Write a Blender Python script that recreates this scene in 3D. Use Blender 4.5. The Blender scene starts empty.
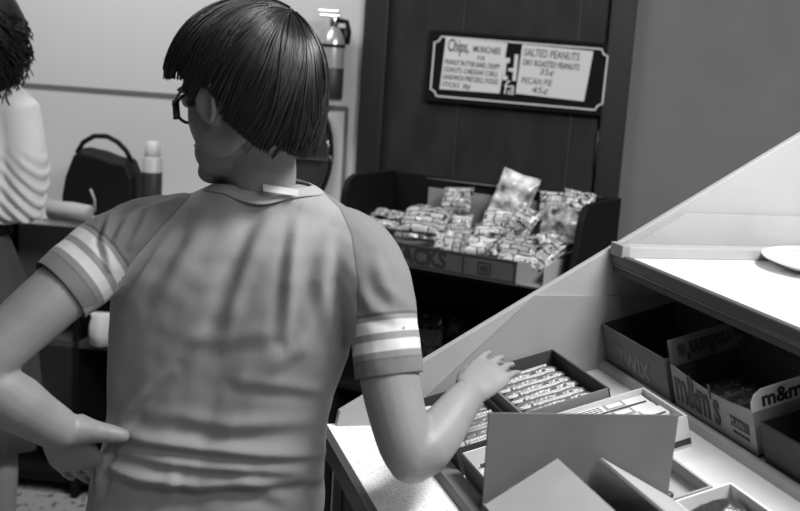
import bpy, bmesh, math, random
import numpy as np
from mathutils import Matrix, Vector, noise
random.seed(7)
PI = math.pi
SC = bpy.context.scene
COL = SC.collection

# ------------------------------------------------------------------ camera
CAM_H = 1.42
PITCH, ROLL = math.radians(10.1), math.radians(3.75)
FPX = 800 * 50 / 36.0
cf = Vector((0, math.cos(PITCH), -math.sin(PITCH)))
r0 = Vector((1, 0, 0)); u0 = r0.cross(cf)
cr = r0 * math.cos(ROLL) + u0 * math.sin(ROLL)
cu = -r0 * math.sin(ROLL) + u0 * math.cos(ROLL)
CPOS = Vector((0, 0, CAM_H))
cam = bpy.data.cameras.new('camera'); cam.lens = 50; cam.sensor_width = 36
camo = bpy.data.objects.new('camera', cam); COL.objects.link(camo)
camo.matrix_world = Matrix(((cr.x, cu.x, -cf.x, 0), (cr.y, cu.y, -cf.y, 0), (cr.z, cu.z, -cf.z, CAM_H), (0, 0, 0, 1)))
cam.dof.use_dof = True; cam.dof.focus_distance = 1.75; cam.dof.aperture_fstop = 5.0
SC.camera = camo

def ray(x, y): return cr * ((x - 400) / FPX) - cu * ((y - 255.5) / FPX) + cf
def at(x, y, Y):
    v = ray(x, y); return CPOS + v * (Y / v.y)
def project(p):
    d = Vector(p) - CPOS; z = d.dot(cf); return 400 + FPX * d.dot(cr) / z, 255.5 - FPX * d.dot(cu) / z

# ------------------------------------------------------------------ world, light, exposure
w = bpy.data.worlds.new('world'); SC.world = w; w.use_nodes = True
w.node_tree.nodes['Background'].inputs[0].default_value = (1, 1, 1, 1)
w.node_tree.nodes['Background'].inputs[1].default_value = 0.06
def area(name, loc, target, sx, sy, power):
    l = bpy.data.lights.new(name, 'AREA'); l.shape = 'RECTANGLE'; l.size = sx; l.size_y = sy; l.energy = power
    o = bpy.data.objects.new(name, l); COL.objects.link(o); o.location = loc
    o.rotation_euler = (Vector(target) - Vector(loc)).to_track_quat('-Z', 'Y').to_euler()
    return o
area('ceiling_light_over_counter', (0.95, 1.15, 2.5), (0.72, 1.3, 0.8), 0.9, 0.4, 48)
area('ceiling_light_left', (-1.1, 2.75, 2.55), (-1.0, 3.4, 1.0), 1.2, 0.4, 19)
area('ceiling_light_behind', (1.0, -0.3, 2.5), (0.2, 1.6, 0.9), 1.2, 0.5, 13)
SC.view_settings.view_transform = 'Standard'; SC.view_settings.look = 'None'
SC.view_settings.gamma = 1; SC.view_settings.use_curve_mapping = False
SC.view_settings.exposure = 0.35

# ------------------------------------------------------------------ materials
MATS = {}
def mat(name, v, rough=0.6, spec=0.5, noise_amt=0.0, noise_scale=30, bump=0.0, bump_scale=60, metal=0.0, stretch=(1, 1, 1), sheen=0.0, sss=0.0, alpha=1.0, coat=0.0):
    if name in MATS: return MATS[name]
    m = bpy.data.materials.new(name); m.use_nodes = True; nt = m.node_tree; b = nt.nodes['Principled BSDF']
    b.inputs['Base Color'].default_value = (v, v, v, 1); b.inputs['Roughness'].default_value = rough
    b.inputs['Metallic'].default_value = metal; b.inputs['Specular IOR Level'].default_value = spec
    if sheen: b.inputs['Sheen Weight'].default_value = sheen
    if coat: b.inputs['Coat Weight'].default_value = coat
    if sss:
        b.inputs['Subsurface Weight'].default_value = sss; b.inputs['Subsurface Scale'].default_value = 0.01
    tc = nt.nodes.new('ShaderNodeTexCoord'); mp = nt.nodes.new('ShaderNodeMapping'); mp.inputs['Scale'].default_value = stretch
    nt.links.new(tc.outputs['Object'], mp.inputs[0])
    if noise_amt:
        n = nt.nodes.new('ShaderNodeTexNoise'); n.inputs['Scale'].default_value = noise_scale; n.inputs['Detail'].default_value = 6
        nt.links.new(mp.outputs[0], n.inputs['Vector'])
        mr = nt.nodes.new('ShaderNodeMapRange'); mr.inputs[1].default_value = .3; mr.inputs[2].default_value = .7
        mr.inputs[3].default_value = v * (1 - noise_amt); mr.inputs[4].default_value = v * (1 + noise_amt)
        nt.links.new(n.outputs['Fac'], mr.inputs[0]); nt.links.new(mr.outputs[0], b.inputs['Base Color'])
    if bump:
        n2 = nt.nodes.new('ShaderNodeTexNoise'); n2.inputs['Scale'].default_value = bump_scale; n2.inputs['Detail'].default_value = 4
        nt.links.new(mp.outputs[0], n2.inputs['Vector'])
        bp = nt.nodes.new('ShaderNodeBump'); bp.inputs['Strength'].default_value = bump; bp.inputs['Distance'].default_value = 0.004
        nt.links.new(n2.outputs['Fac'], bp.inputs['Height']); nt.links.new(bp.outputs[0], b.inputs['Normal'])
    MATS[name] = m; return m

def speckle_mat(name, base, dark, scale, thr, rough=0.4, soft=0.05):
    m = bpy.data.materials.new(name); m.use_nodes = True; nt = m.node_tree; b = nt.nodes['Principled BSDF']
    tc = nt.nodes.new('ShaderNodeTexCoord'); v = nt.nodes.new('ShaderNodeTexNoise'); v.inputs['Scale'].default_value = scale
    v.inputs['Detail'].default_value = 3
    nt.links.new(tc.outputs['Object'], v.inputs['Vector'])
    r = nt.nodes.new('ShaderNodeValToRGB'); r.color_ramp.elements[0].position = thr; r.color_ramp.elements[1].position = thr + soft
    r.color_ramp.elements[0].color = (dark, dark, dark, 1); r.color_ramp.elements[1].color = (base, base, base, 1)
    nt.links.new(v.outputs['Fac'], r.inputs[0]); nt.links.new(r.outputs[0], b.inputs['Base Color']); b.inputs['Roughness'].default_value = rough
    MATS[name] = m; return m

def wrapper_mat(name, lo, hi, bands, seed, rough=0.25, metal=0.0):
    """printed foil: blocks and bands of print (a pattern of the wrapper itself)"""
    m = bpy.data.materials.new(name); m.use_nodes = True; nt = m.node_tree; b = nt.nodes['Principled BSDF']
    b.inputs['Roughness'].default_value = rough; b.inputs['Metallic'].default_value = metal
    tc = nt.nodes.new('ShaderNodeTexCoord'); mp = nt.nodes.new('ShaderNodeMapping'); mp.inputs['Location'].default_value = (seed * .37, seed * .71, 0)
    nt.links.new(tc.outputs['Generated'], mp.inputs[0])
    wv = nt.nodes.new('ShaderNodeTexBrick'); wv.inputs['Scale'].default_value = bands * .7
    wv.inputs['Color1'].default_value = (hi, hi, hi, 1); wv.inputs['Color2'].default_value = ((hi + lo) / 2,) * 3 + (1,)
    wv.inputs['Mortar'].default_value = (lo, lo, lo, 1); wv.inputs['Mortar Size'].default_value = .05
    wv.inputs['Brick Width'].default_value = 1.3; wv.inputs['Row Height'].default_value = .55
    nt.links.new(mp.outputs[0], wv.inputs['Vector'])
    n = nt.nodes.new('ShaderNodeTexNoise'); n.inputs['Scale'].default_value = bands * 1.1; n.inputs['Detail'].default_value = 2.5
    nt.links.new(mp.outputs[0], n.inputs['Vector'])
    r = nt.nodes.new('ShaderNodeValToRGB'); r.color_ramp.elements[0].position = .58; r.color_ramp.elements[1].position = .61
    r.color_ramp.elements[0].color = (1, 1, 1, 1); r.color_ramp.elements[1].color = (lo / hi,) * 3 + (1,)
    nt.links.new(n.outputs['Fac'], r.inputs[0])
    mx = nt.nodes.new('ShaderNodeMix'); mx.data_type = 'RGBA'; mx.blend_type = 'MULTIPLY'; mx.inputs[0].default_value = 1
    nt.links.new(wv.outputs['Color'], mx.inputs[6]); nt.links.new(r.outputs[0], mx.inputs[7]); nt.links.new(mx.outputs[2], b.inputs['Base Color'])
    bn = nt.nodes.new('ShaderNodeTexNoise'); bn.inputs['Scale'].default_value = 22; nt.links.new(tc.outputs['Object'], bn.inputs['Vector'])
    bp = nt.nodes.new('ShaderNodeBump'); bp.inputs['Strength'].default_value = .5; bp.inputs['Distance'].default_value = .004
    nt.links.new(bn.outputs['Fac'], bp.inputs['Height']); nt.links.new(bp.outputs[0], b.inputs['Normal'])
    MATS[name] = m; return m

M_wall = mat('pale_wall_paint', .50, .8, bump=.1, bump_scale=200)
M_wallr = mat('right_wall_grey', .155, .8, noise_amt=.06, noise_scale=5)  # darker grey for the wall right of the door
M_trimline = mat('dark_trim', .12, .6)
M_door = mat('dark_wood', .016, .6, spec=.3, noise_amt=.45, noise_scale=5, stretch=(2.5, 2.5, .9), bump=.1)
M_doorframe = mat('door_frame_wood', .009, .5, noise_amt=.3, noise_scale=8, stretch=(8, 8, .5))
M_black = mat('black_paint', .004, .7, spec=.2)
M_blackboard = mat('black_board', .004, .7, spec=.15)
M_paper = mat('paper', .62, .8)
M_ink = mat('ink', .08, .8)
M_white = mat('white_laminate', .80, .35, noise_amt=.015, noise_scale=8)
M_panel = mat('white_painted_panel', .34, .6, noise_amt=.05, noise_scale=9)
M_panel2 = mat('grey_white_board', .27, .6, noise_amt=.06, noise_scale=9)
M_edge = mat('dark_edge_trim', .045, .4)
M_edge2 = mat('aluminium_trim', .22, .35, metal=.6)
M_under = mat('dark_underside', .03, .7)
M_card = mat('brown_cardboard', .13, .85, noise_amt=.1, noise_scale=14)
M_cardlight = mat('light_cardboard', .32, .85, noise_amt=.05, noise_scale=14)
M_cardwhite = mat('white_card', .62, .75)
M_carddark = mat('dark_card', .03, .7)
M_print = mat('dark_print', .025, .5)
M_skin = mat('skin', .25, .5, noise_amt=.05, noise_scale=25, bump=.06, bump_scale=200, sss=.05)
M_chrome = mat('chrome', .6, .2, metal=1)
M_speck = speckle_mat('speckled_laminate', .88, .50, 240, .36, .35, .1)
M_floor = speckle_mat('terrazzo', .36, .10, 38, .38, .3, .04)
M_jeans = mat('dark_trousers', .018, .9, noise_amt=.2, noise_scale=80)
M_shoe = mat('shoe_leather', .03, .5)
M_hair = mat('brown_hair', .009, .36, spec=.65)
M_hairdark = mat('dark_hair', .004, .55, spec=.3)
M_foilbar = mat('wrapper_grey', .10, .3, bump=.4, bump_scale=90)
M_foildark = mat('wrapper_dark', .03, .28, bump=.5, bump_scale=90)
M_foilwhite = mat('wrapper_white', .66, .35, bump=.3, bump_scale=90)
M_vinyl = mat('black_vinyl', .004, .6, spec=.2)
W = [wrapper_mat('wrapper_%d' % i, lo, hi, b, i + 1) for i, (lo, hi, b) in enumerate(
    [(.08, .62, 3), (.05, .48, 4), (.14, .70, 3), (.03, .34, 4), (.06, .58, 5), (.02, .20, 3)])]
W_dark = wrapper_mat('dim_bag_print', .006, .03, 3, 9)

# ------------------------------------------------------------------ helpers
class MB:
    """collects shapes in local coordinates and links them as one mesh"""
    def __init__(s): s.v = []; s.f = []; s.mi = []; s.sm = []
    def add(s, vs, fs, mi=0, smooth=False, M=None):
        o = len(s.v)
        s.v += [tuple(M @ Vector(v)) if M else tuple(v) for v in vs]
        s.f += [tuple(i + o for i in f) for f in fs]; s.mi += [mi] * len(fs); s.sm += [smooth] * len(fs); return s
    def box(s, a, b, mi=0, M=None):
        x0, y0, z0 = a; x1, y1, z1 = b
        return s.add([(x0, y0, z0), (x1, y0, z0), (x1, y1, z0), (x0, y1, z0), (x0, y0, z1), (x1, y0, z1), (x1, y1, z1), (x0, y1, z1)],
                     [(3, 2, 1, 0), (4, 5, 6, 7), (0, 1, 5, 4), (1, 2, 6, 5), (2, 3, 7, 6), (3, 0, 4, 7)], mi, False, M)
    def prism(s, poly, axis, a, b, mi=0, M=None):
        """poly of 2D points extruded along axis (0,1,2) between a and b"""
        def mk(p, t):
            q = list(p); q.insert(axis, t); return tuple(q)
        n = len(poly); vs = [mk(p, a) for p in poly] + [mk(p, b) for p in poly]
        fs = [tuple(range(n - 1, -1, -1)), tuple(range(n, 2 * n))] + [(i, (i + 1) % n, n + (i + 1) % n, n + i) for i in range(n)]
        return s.add(vs, fs, mi, False, M)
    def loft(s, rings, mi=0, smooth=True, M=None, caps=True):
        n = len(rings[0]); vs = [tuple(p) for r in rings for p in r]; fs = []
        for i in range(len(rings) - 1):
            for j in range(n): fs.append((i * n + j, i * n + (j + 1) % n, (i + 1) * n + (j + 1) % n, (i + 1) * n + j))
        if caps: fs += [tuple(range(n - 1, -1, -1)), tuple((len(rings) - 1) * n + j for j in range(n))]
        return s.add(vs, fs, mi, smooth, M)
    def tube(s, pts, rad, n=12, mi=0, M=None, caps=True, flat=None):
        pts = [Vector(p) for p in pts]
        if not hasattr(rad, '__len__'): rad = [rad] * len(pts)
        rings = []; up = None
        for i, p in enumerate(pts):
            t = (pts[min(i + 1, len(pts) - 1)] - pts[max(i - 1, 0)]).normalized()
            if up is None:
                up = Vector((0, 0, 1)) if abs(t.z) < .9 else Vector((1, 0, 0))
            a = (up - t * up.dot(t)).normalized(); b = t.cross(a); up = a
            r = rad[i]; ra, rb = (r if hasattr(r, '__len__') else (r, r))
            rings.append([p + a * math.cos(2 * PI * k / n) * ra + b * math.sin(2 * PI * k / n) * rb for k in range(n)])
        return s.loft(rings, mi, True, M, caps)
    def lathe(s, prof, n=32, mi=0, M=None, smooth=True):
        return s.loft([[Vector((r * math.cos(2 * PI * k / n), r * math.sin(2 * PI * k / n), z)) for k in range(n)] for r, z in prof], mi, smooth, M)
    def ell(s, c, r, n=20, m=12, M=None, R=None, mi=0):
        c = Vector(c); rings = []
        for i in range(m + 1):
            th = PI * (i + .02) / (m + .04); z = -math.cos(th); q = math.sin(th)
            ring = []
            for k in range(n):
                v = Vector((r[0] * q * math.cos(2 * PI * k / n), r[1] * q * math.sin(2 * PI * k / n), r[2] * z))
                ring.append(c + (R @ v if R else v))
            rings.append(ring)
        return s.loft(rings, mi, True, M)
    def build(s, name, mats, parent=None, world=None, bevel=0.0):
        me = bpy.data.meshes.new(name)
        me.from_pydata([tuple(v) for v in s.v], [], s.f); me.update()
        for m in (mats if isinstance(mats, (list, tuple)) else [mats]): me.materials.append(m)
        me.polygons.foreach_set('material_index', s.mi); me.polygons.foreach_set('use_smooth', s.sm)
        o = bpy.data.objects.new(name, me); COL.objects.link(o)
        if parent is not None: o.parent = parent
        if world is not None: o.matrix_world = world
        if bevel:
            b = o.modifiers.new('bevel', 'BEVEL'); b.width = bevel; b.segments = 2; b.limit_method = 'ANGLE'
        return o

def tag(o, label=None, cat=None, group=None, kind=None):
    if label: o['label'] = label
    if cat: o['category'] = cat
    if group: o['group'] = group
    if kind: o['kind'] = kind
    return o
def empty(name, M, label=None, cat=None, group=None, kind=None):
    o = bpy.data.objects.new(name, None); COL.objects.link(o); o.empty_display_size = .05
    o.matrix_world = M if isinstance(M, Matrix) else Matrix.Translation(M)
    return tag(o, label, cat, group, kind)
def kids(o): return [c for c in COL.objects if c.parent == o]
def copy_tree(o, parent=None):
    ks = kids(o)
    c = o.copy(); COL.objects.link(c); c.parent = parent
    for k in ks: copy_tree(k, c)
    return c
def text(parent, s, M, size, m, name='lettering', shear=0, bold=0.0, align='LEFT', sx=1.0):
    cu_ = bpy.data.curves.new('t', 'FONT'); cu_.body = s; cu_.size = size; cu_.extrude = .0004; cu_.shear = shear; cu_.offset = bold
    cu_.align_x = align; cu_.resolution_u = 3
    to = bpy.data.objects.new('t', cu_); COL.objects.link(to)
    dg = bpy.context.evaluated_depsgraph_get(); me = bpy.data.meshes.new_from_object(to.evaluated_get(dg))
    bpy.data.objects.remove(to); me.name = name; me.transform(Matrix.Diagonal((sx, 1, 1, 1)))
    me.materials.clear(); me.materials.append(m)
    o = bpy.data.objects.new(name, me); COL.objects.link(o); o.parent = parent; o.matrix_local = M
    return o
def basis(o, x, y):
    x = Vector(x).normalized(); y = Vector(y); y = (y - x * y.dot(x)).normalized(); z = x.cross(y)
    return Matrix(((x.x, y.x, z.x, o[0]), (x.y, y.y, z.y, o[1]), (x.z, y.z, z.z, o[2]), (0, 0, 0, 1)))
Rz = lambda a: Matrix.Rotation(math.radians(a), 4, 'Z')
Rx = lambda a: Matrix.Rotation(math.radians(a), 4, 'X')
Ry = lambda a: Matrix.Rotation(math.radians(a), 4, 'Y')
T = lambda x, y, z: Matrix.Translation((x, y, z))
def remeshed(mb, name, mats, voxel, smooth=3, parent=None):
    o = mb.build(name, mats)
    r = o.modifiers.new('r', 'REMESH'); r.mode = 'VOXEL'; r.voxel_size = voxel; r.use_smooth_shade = True
    if smooth:
        sm = o.modifiers.new('s', 'SMOOTH'); sm.iterations = smooth; sm.factor = .5
    dg = bpy.context.evaluated_depsgraph_get(); me = bpy.data.meshes.new_from_object(o.evaluated_get(dg))
    o.modifiers.clear(); o.data = me; me.name = name
    me.materials.clear()
    for m in (mats if isinstance(mats, (list, tuple)) else [mats]): me.materials.append(m)
    me.polygons.foreach_set('use_smooth', [True] * len(me.polygons))
    me.polygons.foreach_set('material_index', [0] * len(me.polygons))
    if parent: o.parent = parent
    return o

# ------------------------------------------------------------------ room
MB().box((-4, -2.5, -.05), (4, 5, 0)).build('floor', M_floor)['kind'] = 'structure'
# back wall frame: x runs to the right along the wall, y goes into the wall
WALL = T(.6, 3.36, 0) @ Rz(-10)
WI = WALL.inverted()
def onwall(x, y, off=0.0):
    """point of the wall plane (off metres in front of it) seen at a spot of the photograph, in wall coordinates"""
    n = (WALL.to_3x3() @ Vector((0, 1, 0))); p0 = WALL @ Vector((0, -off, 0)); v = ray(x, y)
    q = CPOS + v * ((p0 - CPOS).dot(n) / v.dot(n)); return WI @ q
xl = onwall(357, 190).x; xd = onwall(632, 60).x; xdl = onwall(362, 80).x
MB().box((-3.2, 0, 0), (xdl + .02, .1, 2.7)).build('wall_back', M_wall, world=WALL)['kind'] = 'structure'
MB().box((xd - .02, 0, 0), (3.4, .1, 2.7)).build('wall_right', M_wallr, world=WALL)['kind'] = 'structure'
MB().box((xdl + .02, 0, 2.15), (xd - .02, .1, 2.7)).build('wall_lintel', M_wall, world=WALL)['kind'] = 'structure'
de = empty('door_1', WALL, kind='structure')
d_in0, d_in1 = onwall(386, 80).x, onwall(602, 80).x
MB().box((d_in0, .0, .01), (d_in1, .045, 2.08)).build('door_leaf', M_door, de)
g = MB()
for px_ in (457, 571):
    gx = onwall(px_, 118).x; g.box((gx - .002, -.003, .01), (gx + .002, 0, 2.08))
g.build('board_joint', mat('joint_strip', .035, .5), de)
MB().box((xdl, -.025, 0), (d_in0, .06, 2.17)).build('door_frame', M_doorframe, de, bevel=.004)
MB().box((d_in1 + .006, -.025, 0), (xd, .06, 2.17)).build('door_frame', M_doorframe, de, bevel=.004)
MB().box((d_in1 - .03, .046, 0), (xd, .09, 2.17)).build('door_stop', M_doorframe, de)
MB().box((d_in0, -.02, 2.09), (d_in1 + .006, .06, 2.17)).build('door_frame', M_doorframe, de, bevel=.004)
hz = onwall(598, 150)
MB().tube([(hz.x, -.012, hz.z - .05), (hz.x, -.012, hz.z + .06)], .008, 10).build('hinge', M_edge, de)
# wainscot board on the left with its thin dark top rail
rz = onwall(180, 96).z; rxr = onwall(348, 106).x
MB().box((-3.1, -.008, .12), (rxr, 0, rz)).build('trim_1', M_wall, world=WALL)['kind'] = 'structure'
MB().box((-3.1, -.014, rz - .006), (rxr, 0, rz + .006)).box((rxr - .004, -.014, .12), (rxr + .004, 0, rz)).build('trim_2', M_trimline, world=WALL)['kind'] = 'structure'
MB().box((-3.2, -.015, 0), (xdl - .01, 0, .10)).build('baseboard_back', M_trimline, world=WALL)['kind'] = 'structure'

# ------------------------------------------------------------------ menu sign on the door
c0 = [onwall(*p, .03) for p in ((434, 36), (609, 45.5), (604, 112), (428, 98))]
cx = sum(c.x for c in c0) / 4; cz = sum(c.z for c in c0) / 4
sw = ((c0[1] - c0[0]).length + (c0[2] - c0[3]).length) / 2; sh = ((c0[0] - c0[3]).length + (c0[1] - c0[2]).length) / 2
sg = empty('menu_sign', WALL @ T(cx, -.002, cz) @ Ry(.9), 'black framed menu sign with handwritten snack prices, hung on the dark door', 'sign')
MB().box((-sw / 2 - .012, -.022, -sh / 2 - .012), (sw / 2 + .012, 0, sh / 2 + .012)).build('board', M_blackboard, sg, bevel=.003)
def ring_line(hw, hh, nt_, t, y):
    """thin frame line with stepped-in corners"""
    pts = []
    for sx_, sz_ in ((1, 1), (1, -1), (-1, -1), (-1, 1)):
        arc = [(hw - nt_ + nt_ * (1 - math.cos(a)), hh - nt_ * math.sin(a)) for a in (PI / 2 * k / 5 for k in range(6))]
        arc = [(hw - nt_ * math.cos(PI / 2 * k / 5), hh - nt_ * math.sin(PI / 2 * (5 - k) / 5)) for k in range(6)]
        arc = [(hw - nt_ * math.sin(PI / 2 * (1 - k / 5)), hh - nt_ * math.cos(PI / 2 * (1 - k / 5))) for k in range(6)]
        arc = [(sx_ * a, sz_ * b) for a, b in arc]
        if sx_ * sz_ < 0: arc.reverse()
        pts += arc
    n = len(pts); m = MB()
    def off(i):
        a = Vector(pts[i - 1]); b = Vector(pts[i]); c = Vector(pts[(i + 1) % n]); d = (c - a).normalized(); return Vector((d.y, -d.x)) * t
    vs = []
    for i in range(n):
        o_ = off(i); p = Vector(pts[i]); vs += [(p.x - o_.x, y, p.y - o_.y), (p.x + o_.x, y, p.y + o_.y), (p.x - o_.x, y + .002, p.y - o_.y), (p.x + o_.x, y + .002, p.y + o_.y)]
    fs = []
    for i in range(n):
        j = (i + 1) % n
        for a, b in ((0, 1), (1, 3), (3, 2), (2, 0)): fs.append((4 * i + a, 4 * i + b, 4 * j + b, 4 * j + a))
    return m.add(vs, fs)
ring_line(sw / 2 - .004, sh / 2 - .006, .018, .0022, -.0245).build('border_line', M_paper, sg)
k_ = sw / 175.0                                             # metres per pixel of the photograph on the sign
yF = -.024
def sgx(px_): return (px_ - 519) * k_
paper1 = MB().prism([(sgx(442), -sh / 2 + .028), (sgx(503), -sh / 2 + .030), (sgx(506), sh / 2 - .010), (sgx(444), sh / 2 - .008)], 1, yF - .001, yF).build('left_price_card', M_paper, sg)
paper2 = MB().prism([(sgx(519), -sh / 2 + .034), (sgx(587), -sh / 2 + .028), (sgx(591), sh / 2 - .014), (sgx(521), sh / 2 - .010)], 1, yF - .001, yF).build('right_price_card', M_paper, sg)
def signtext(str_, x0, x1, pz, size, par=sg, m=M_ink, bold=0.0):
    o = text(par, str_, T(sgx(x0), yF - .0016, pz) @ Rx(90) @ Rz(-1.0), size, m, shear=.1, bold=bold)
    wd = max(v.co.x for v in o.data.vertices); o.data.transform(Matrix.Diagonal((((x1 - x0) * k_) / wd, 1, 1, 1))); return o
L0 = sh / 2 - .046
signtext('Chips,', 446, 468, L0, .052, paper1, bold=.0008); signtext('MUNCHIES', 472, 500, L0 + .003, .026, paper1, bold=.0003)
signtext('FOR', 477, 485, L0 - .020, .018, paper1)
for i, (l, x1) in enumerate((('PEANUT BUTTER BARS, CRISPY', 501), ('DONUTS, CHEDDAR CURLS', 499), ('SANDWICH PRETZELS, FUDGE', 500), ('STICKS  30\u00a2', 473))):
    signtext(l, 445 - i * .4, x1, L0 - .040 - .0225 * i, .021, paper1, bold=.0002)
signtext('SALTED PEANUTS', 523, 578, L0 + .004, .032, paper2, bold=.0002)
signtext('DRY ROASTED PEANUTS', 523, 579, L0 - .024, .025, paper2, bold=.0003)
signtext('35\u00a2', 540, 555, L0 - .048, .026, paper2); signtext('PECAN PIE', 523, 554, L0 - .078, .027, paper2); signtext('45\u00a2', 534, 551, L0 - .104, .027, paper2)
lg = MB()
for a in ((503.5, 1, 509, 23, 0), ): pass
def rb(x0, z0, x1, z1): lg.box((sgx(x0), yF - .0015, z0 * k_), (sgx(x1), yF, z1 * k_))
rb(504, 17, 506, -4 + 1); lg = MB()
rb(504.5, -8, 507, 14); rb(507, 9, 510, 14); rb(507, -8, 509.5, -4); rb(514.5, -8, 518, 18); rb(509.5, 1, 514.5, 4)
lg.build('emblem', M_paper, sg)
signtext('fa', 506, 517.5, -sh / 2 + .030, .060, sg, M_paper)

# ------------------------------------------------------------------ fire extinguisher on the wall
p_top = onwall(336, 8, .08); p_bot = onwall(328, 101, .08); m_px = .0031
fx = empty('fire_extinguisher', WALL @ T((p_top.x + p_bot.x) / 2, -.075, p_bot.z), 'fire extinguisher hung on the pale wall beside the dark door frame', 'fire extinguisher')
fh = p_top.z - p_bot.z
MB().lathe([(.001, 0), (.034, .002), (.037, .012), (.037, fh * .60), (.034, fh * .66), (.022, fh * .76), (.013, fh * .80), (.001, fh * .80)], 28).build('cylinder', mat('extinguisher_shell', .45, .25, metal=.5), fx)
MB().lathe([(.0376, fh * .03), (.0378, fh * .031), (.0378, fh * .36), (.0376, fh * .361)], 28).build('dark_label', M_print, fx)
MB().lathe([(.0376, fh * .58), (.0385, fh * .585), (.0385, fh * .61), (.0376, fh * .615)], 28).build('strap', M_black, fx)
MB().tube([(0, 0, fh * .79), (0, 0, fh * .90)], .014, 14).box((-.045, -.008, fh * .90), (.02, .008, fh * .925)).box((-.05, -.007, fh * .955), (.015, .007, fh * .975)).build('valve_handle', M_chrome, fx, bevel=.002)
MB().tube([(.014, 0, fh * .87), (.04, 0, fh * .86), (.048, 0, fh * .75), (.044, 0, fh * .62)], .008, 10).build('hose', M_black, fx)
MB().box((-.02, .036, fh * .1), (.02, .074, fh * .8)).build('wall_bracket', M_black, fx)

# ------------------------------------------------------------------ low storage unit under the bag, with open dark shelves
tz = at(70, 226, 3.16).z
TB = T(0, 3.16, 0) @ Rz(-6)
xa, xb = at(-190, 230, 3.2).x, at(190, 230, 3.16).x
te = empty('storage_shelf', TB @ T((xa + xb) / 2, .2, 0), 'low dark open shelf unit with a pale top, standing by the wall behind the boy', 'shelf')
hw = (xb - xa) / 2
MB().box((-hw, -.2, tz - .022), (hw, .27, tz)).build('top', mat('pale_tabletop', .48, .5), te, bevel=.003)
for sx_ in (-hw + .02, -hw * .33, hw * .33, hw - .04):
    MB().box((sx_, -.19, 0), (sx_ + .02, .26, tz - .022)).build('upright', M_black, te)
s1z = at(85, 352, 3.16).z
MB().box((-hw + .02, -.19, s1z - .02), (hw - .02, .25, s1z)).build('shelf', mat('shelf_board', .05, .6), te)
MB().box((-hw + .02, -.17, .04), (hw - .02, .25, .07)).build('shelf', M_black, te)
MB().box((-hw + .02, .25, .04), (hw - .02, .26, tz - .022)).build('back_panel', M_black, te)

def onplane(x, y, z):
    v = ray(x, y); return CPOS + v * ((z - CAM_H) / v.z)
# black handbag with arched handle
bp = onplane(100, 219, tz); bp = at(103, 212, 3.42)
hb = empty('handbag', T(bp.x, 3.42, tz) @ Rz(-4), 'black handbag with an arched handle, standing on the low shelf by the wall', 'bag')
s_ = 3.42 / FPX
bw, bh = 37 * s_, 68 * s_
prof = [(-1, 0), (-1.02, .25), (-.93, .55), (-.72, .86), (-.5, .97), (0, .93), (.4, .86), (.78, .84), (.97, .62), (1.0, .25), (.97, 0)]
m = MB(); rings = []
for yy, sc_ in ((-.055, .90), (-.048, .98), (-.02, 1.0), (.02, 1.0), (.048, .98), (.055, .9)):
    rings.append([Vector((a * bw * sc_, yy, b * bh * sc_ + .002)) for a, b in prof])
m.loft(rings, smooth=False); m.build('body', M_vinyl, hb, bevel=.006)
pts = [(-.72, .84), (-.55, 1.0), (-.25, 1.10), (.1, 1.11), (.4, 1.04), (.65, .92), (.82, .76)]
MB().tube([(a * bw, -.01, b * bh * 1.04 + .002) for a, b in pts], [(.008, .006)] * len(pts), 10).build('handle', M_vinyl, hb)
MB().tube([(-.02, -.058, bh * .40), (-.005, -.062, bh * .25), (-.005, -.06, bh * .08)], .004, 8).build('zipper_pull', mat('pale_tab', .3, .5), hb)
# spray can
cp = at(152, 186, 3.40)
sc = empty('spray_can', T(cp.x, 3.40, tz), 'pale capped spray can with a dark label, standing right of the black handbag', 'can')
ch = at(152, 141, 3.40).z - tz
MB().lathe([(.001, 0), (.029, 0), (.030, .005), (.030, ch * .78), (.026, ch * .80), (.001, ch * .80)], 28).build('can_body', mat('can_white', .4, .4), sc)
MB().lathe([(.0304, ch * .08), (.0308, ch * .085), (.0308, ch * .60), (.0304, ch * .605)], 28).build('dark_label', M_print, sc)
MB().lathe([(.024, ch * .795), (.025, ch * .80), (.022, ch * .97), (.014, ch), (.001, ch)], 28).build('cap', mat('can_cap', .5, .4), sc)
# rolled pale cloth
rp = at(72, 213, 3.28)
MB().tube([(-.07, 0, .025), (-.065, 0, .026), (0, .004, .028), (.06, 0, .026), (.065, 0, .025)], [(.018, .018), (.026, .03), (.027, .03), (.025, .03), (.018, .018)], 20).build('rolled_cloth', mat('pale_cloth', .36, .9, bump=.4, bump_scale=40), world=T(rp.x, 3.26, tz) @ Rz(-12))
tag(bpy.data.objects['rolled_cloth'], 'pale rolled cloth lying in front of the black handbag', 'cloth')
# white paper bag on the shelf under
wp = at(97, 322, 3.2)
m = MB(); rings = []
for zz, ra, rb_ in ((0, .034, .026), (.03, .040, .03), (.06, .036, .026), (.085, .028, .014), (.10, .034, .006)):
    rings.append([Vector((ra * math.cos(a) * (1 + .12 * math.sin(3 * a + zz * 40)), rb_ * math.sin(a) * (1 + .15 * math.cos(4 * a)), zz)) for a in (2 * PI * k / 24 for k in range(24))])
m.loft(rings).build('paper_bag', mat('white_bag_paper', .55, .8, bump=.5, bump_scale=50), world=T(wp.x, 3.25, s1z + .0005))
tag(bpy.data.objects['paper_bag'], 'small crumpled white paper bag on the dark open shelf, seen below the sleeve', 'bag')

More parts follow.
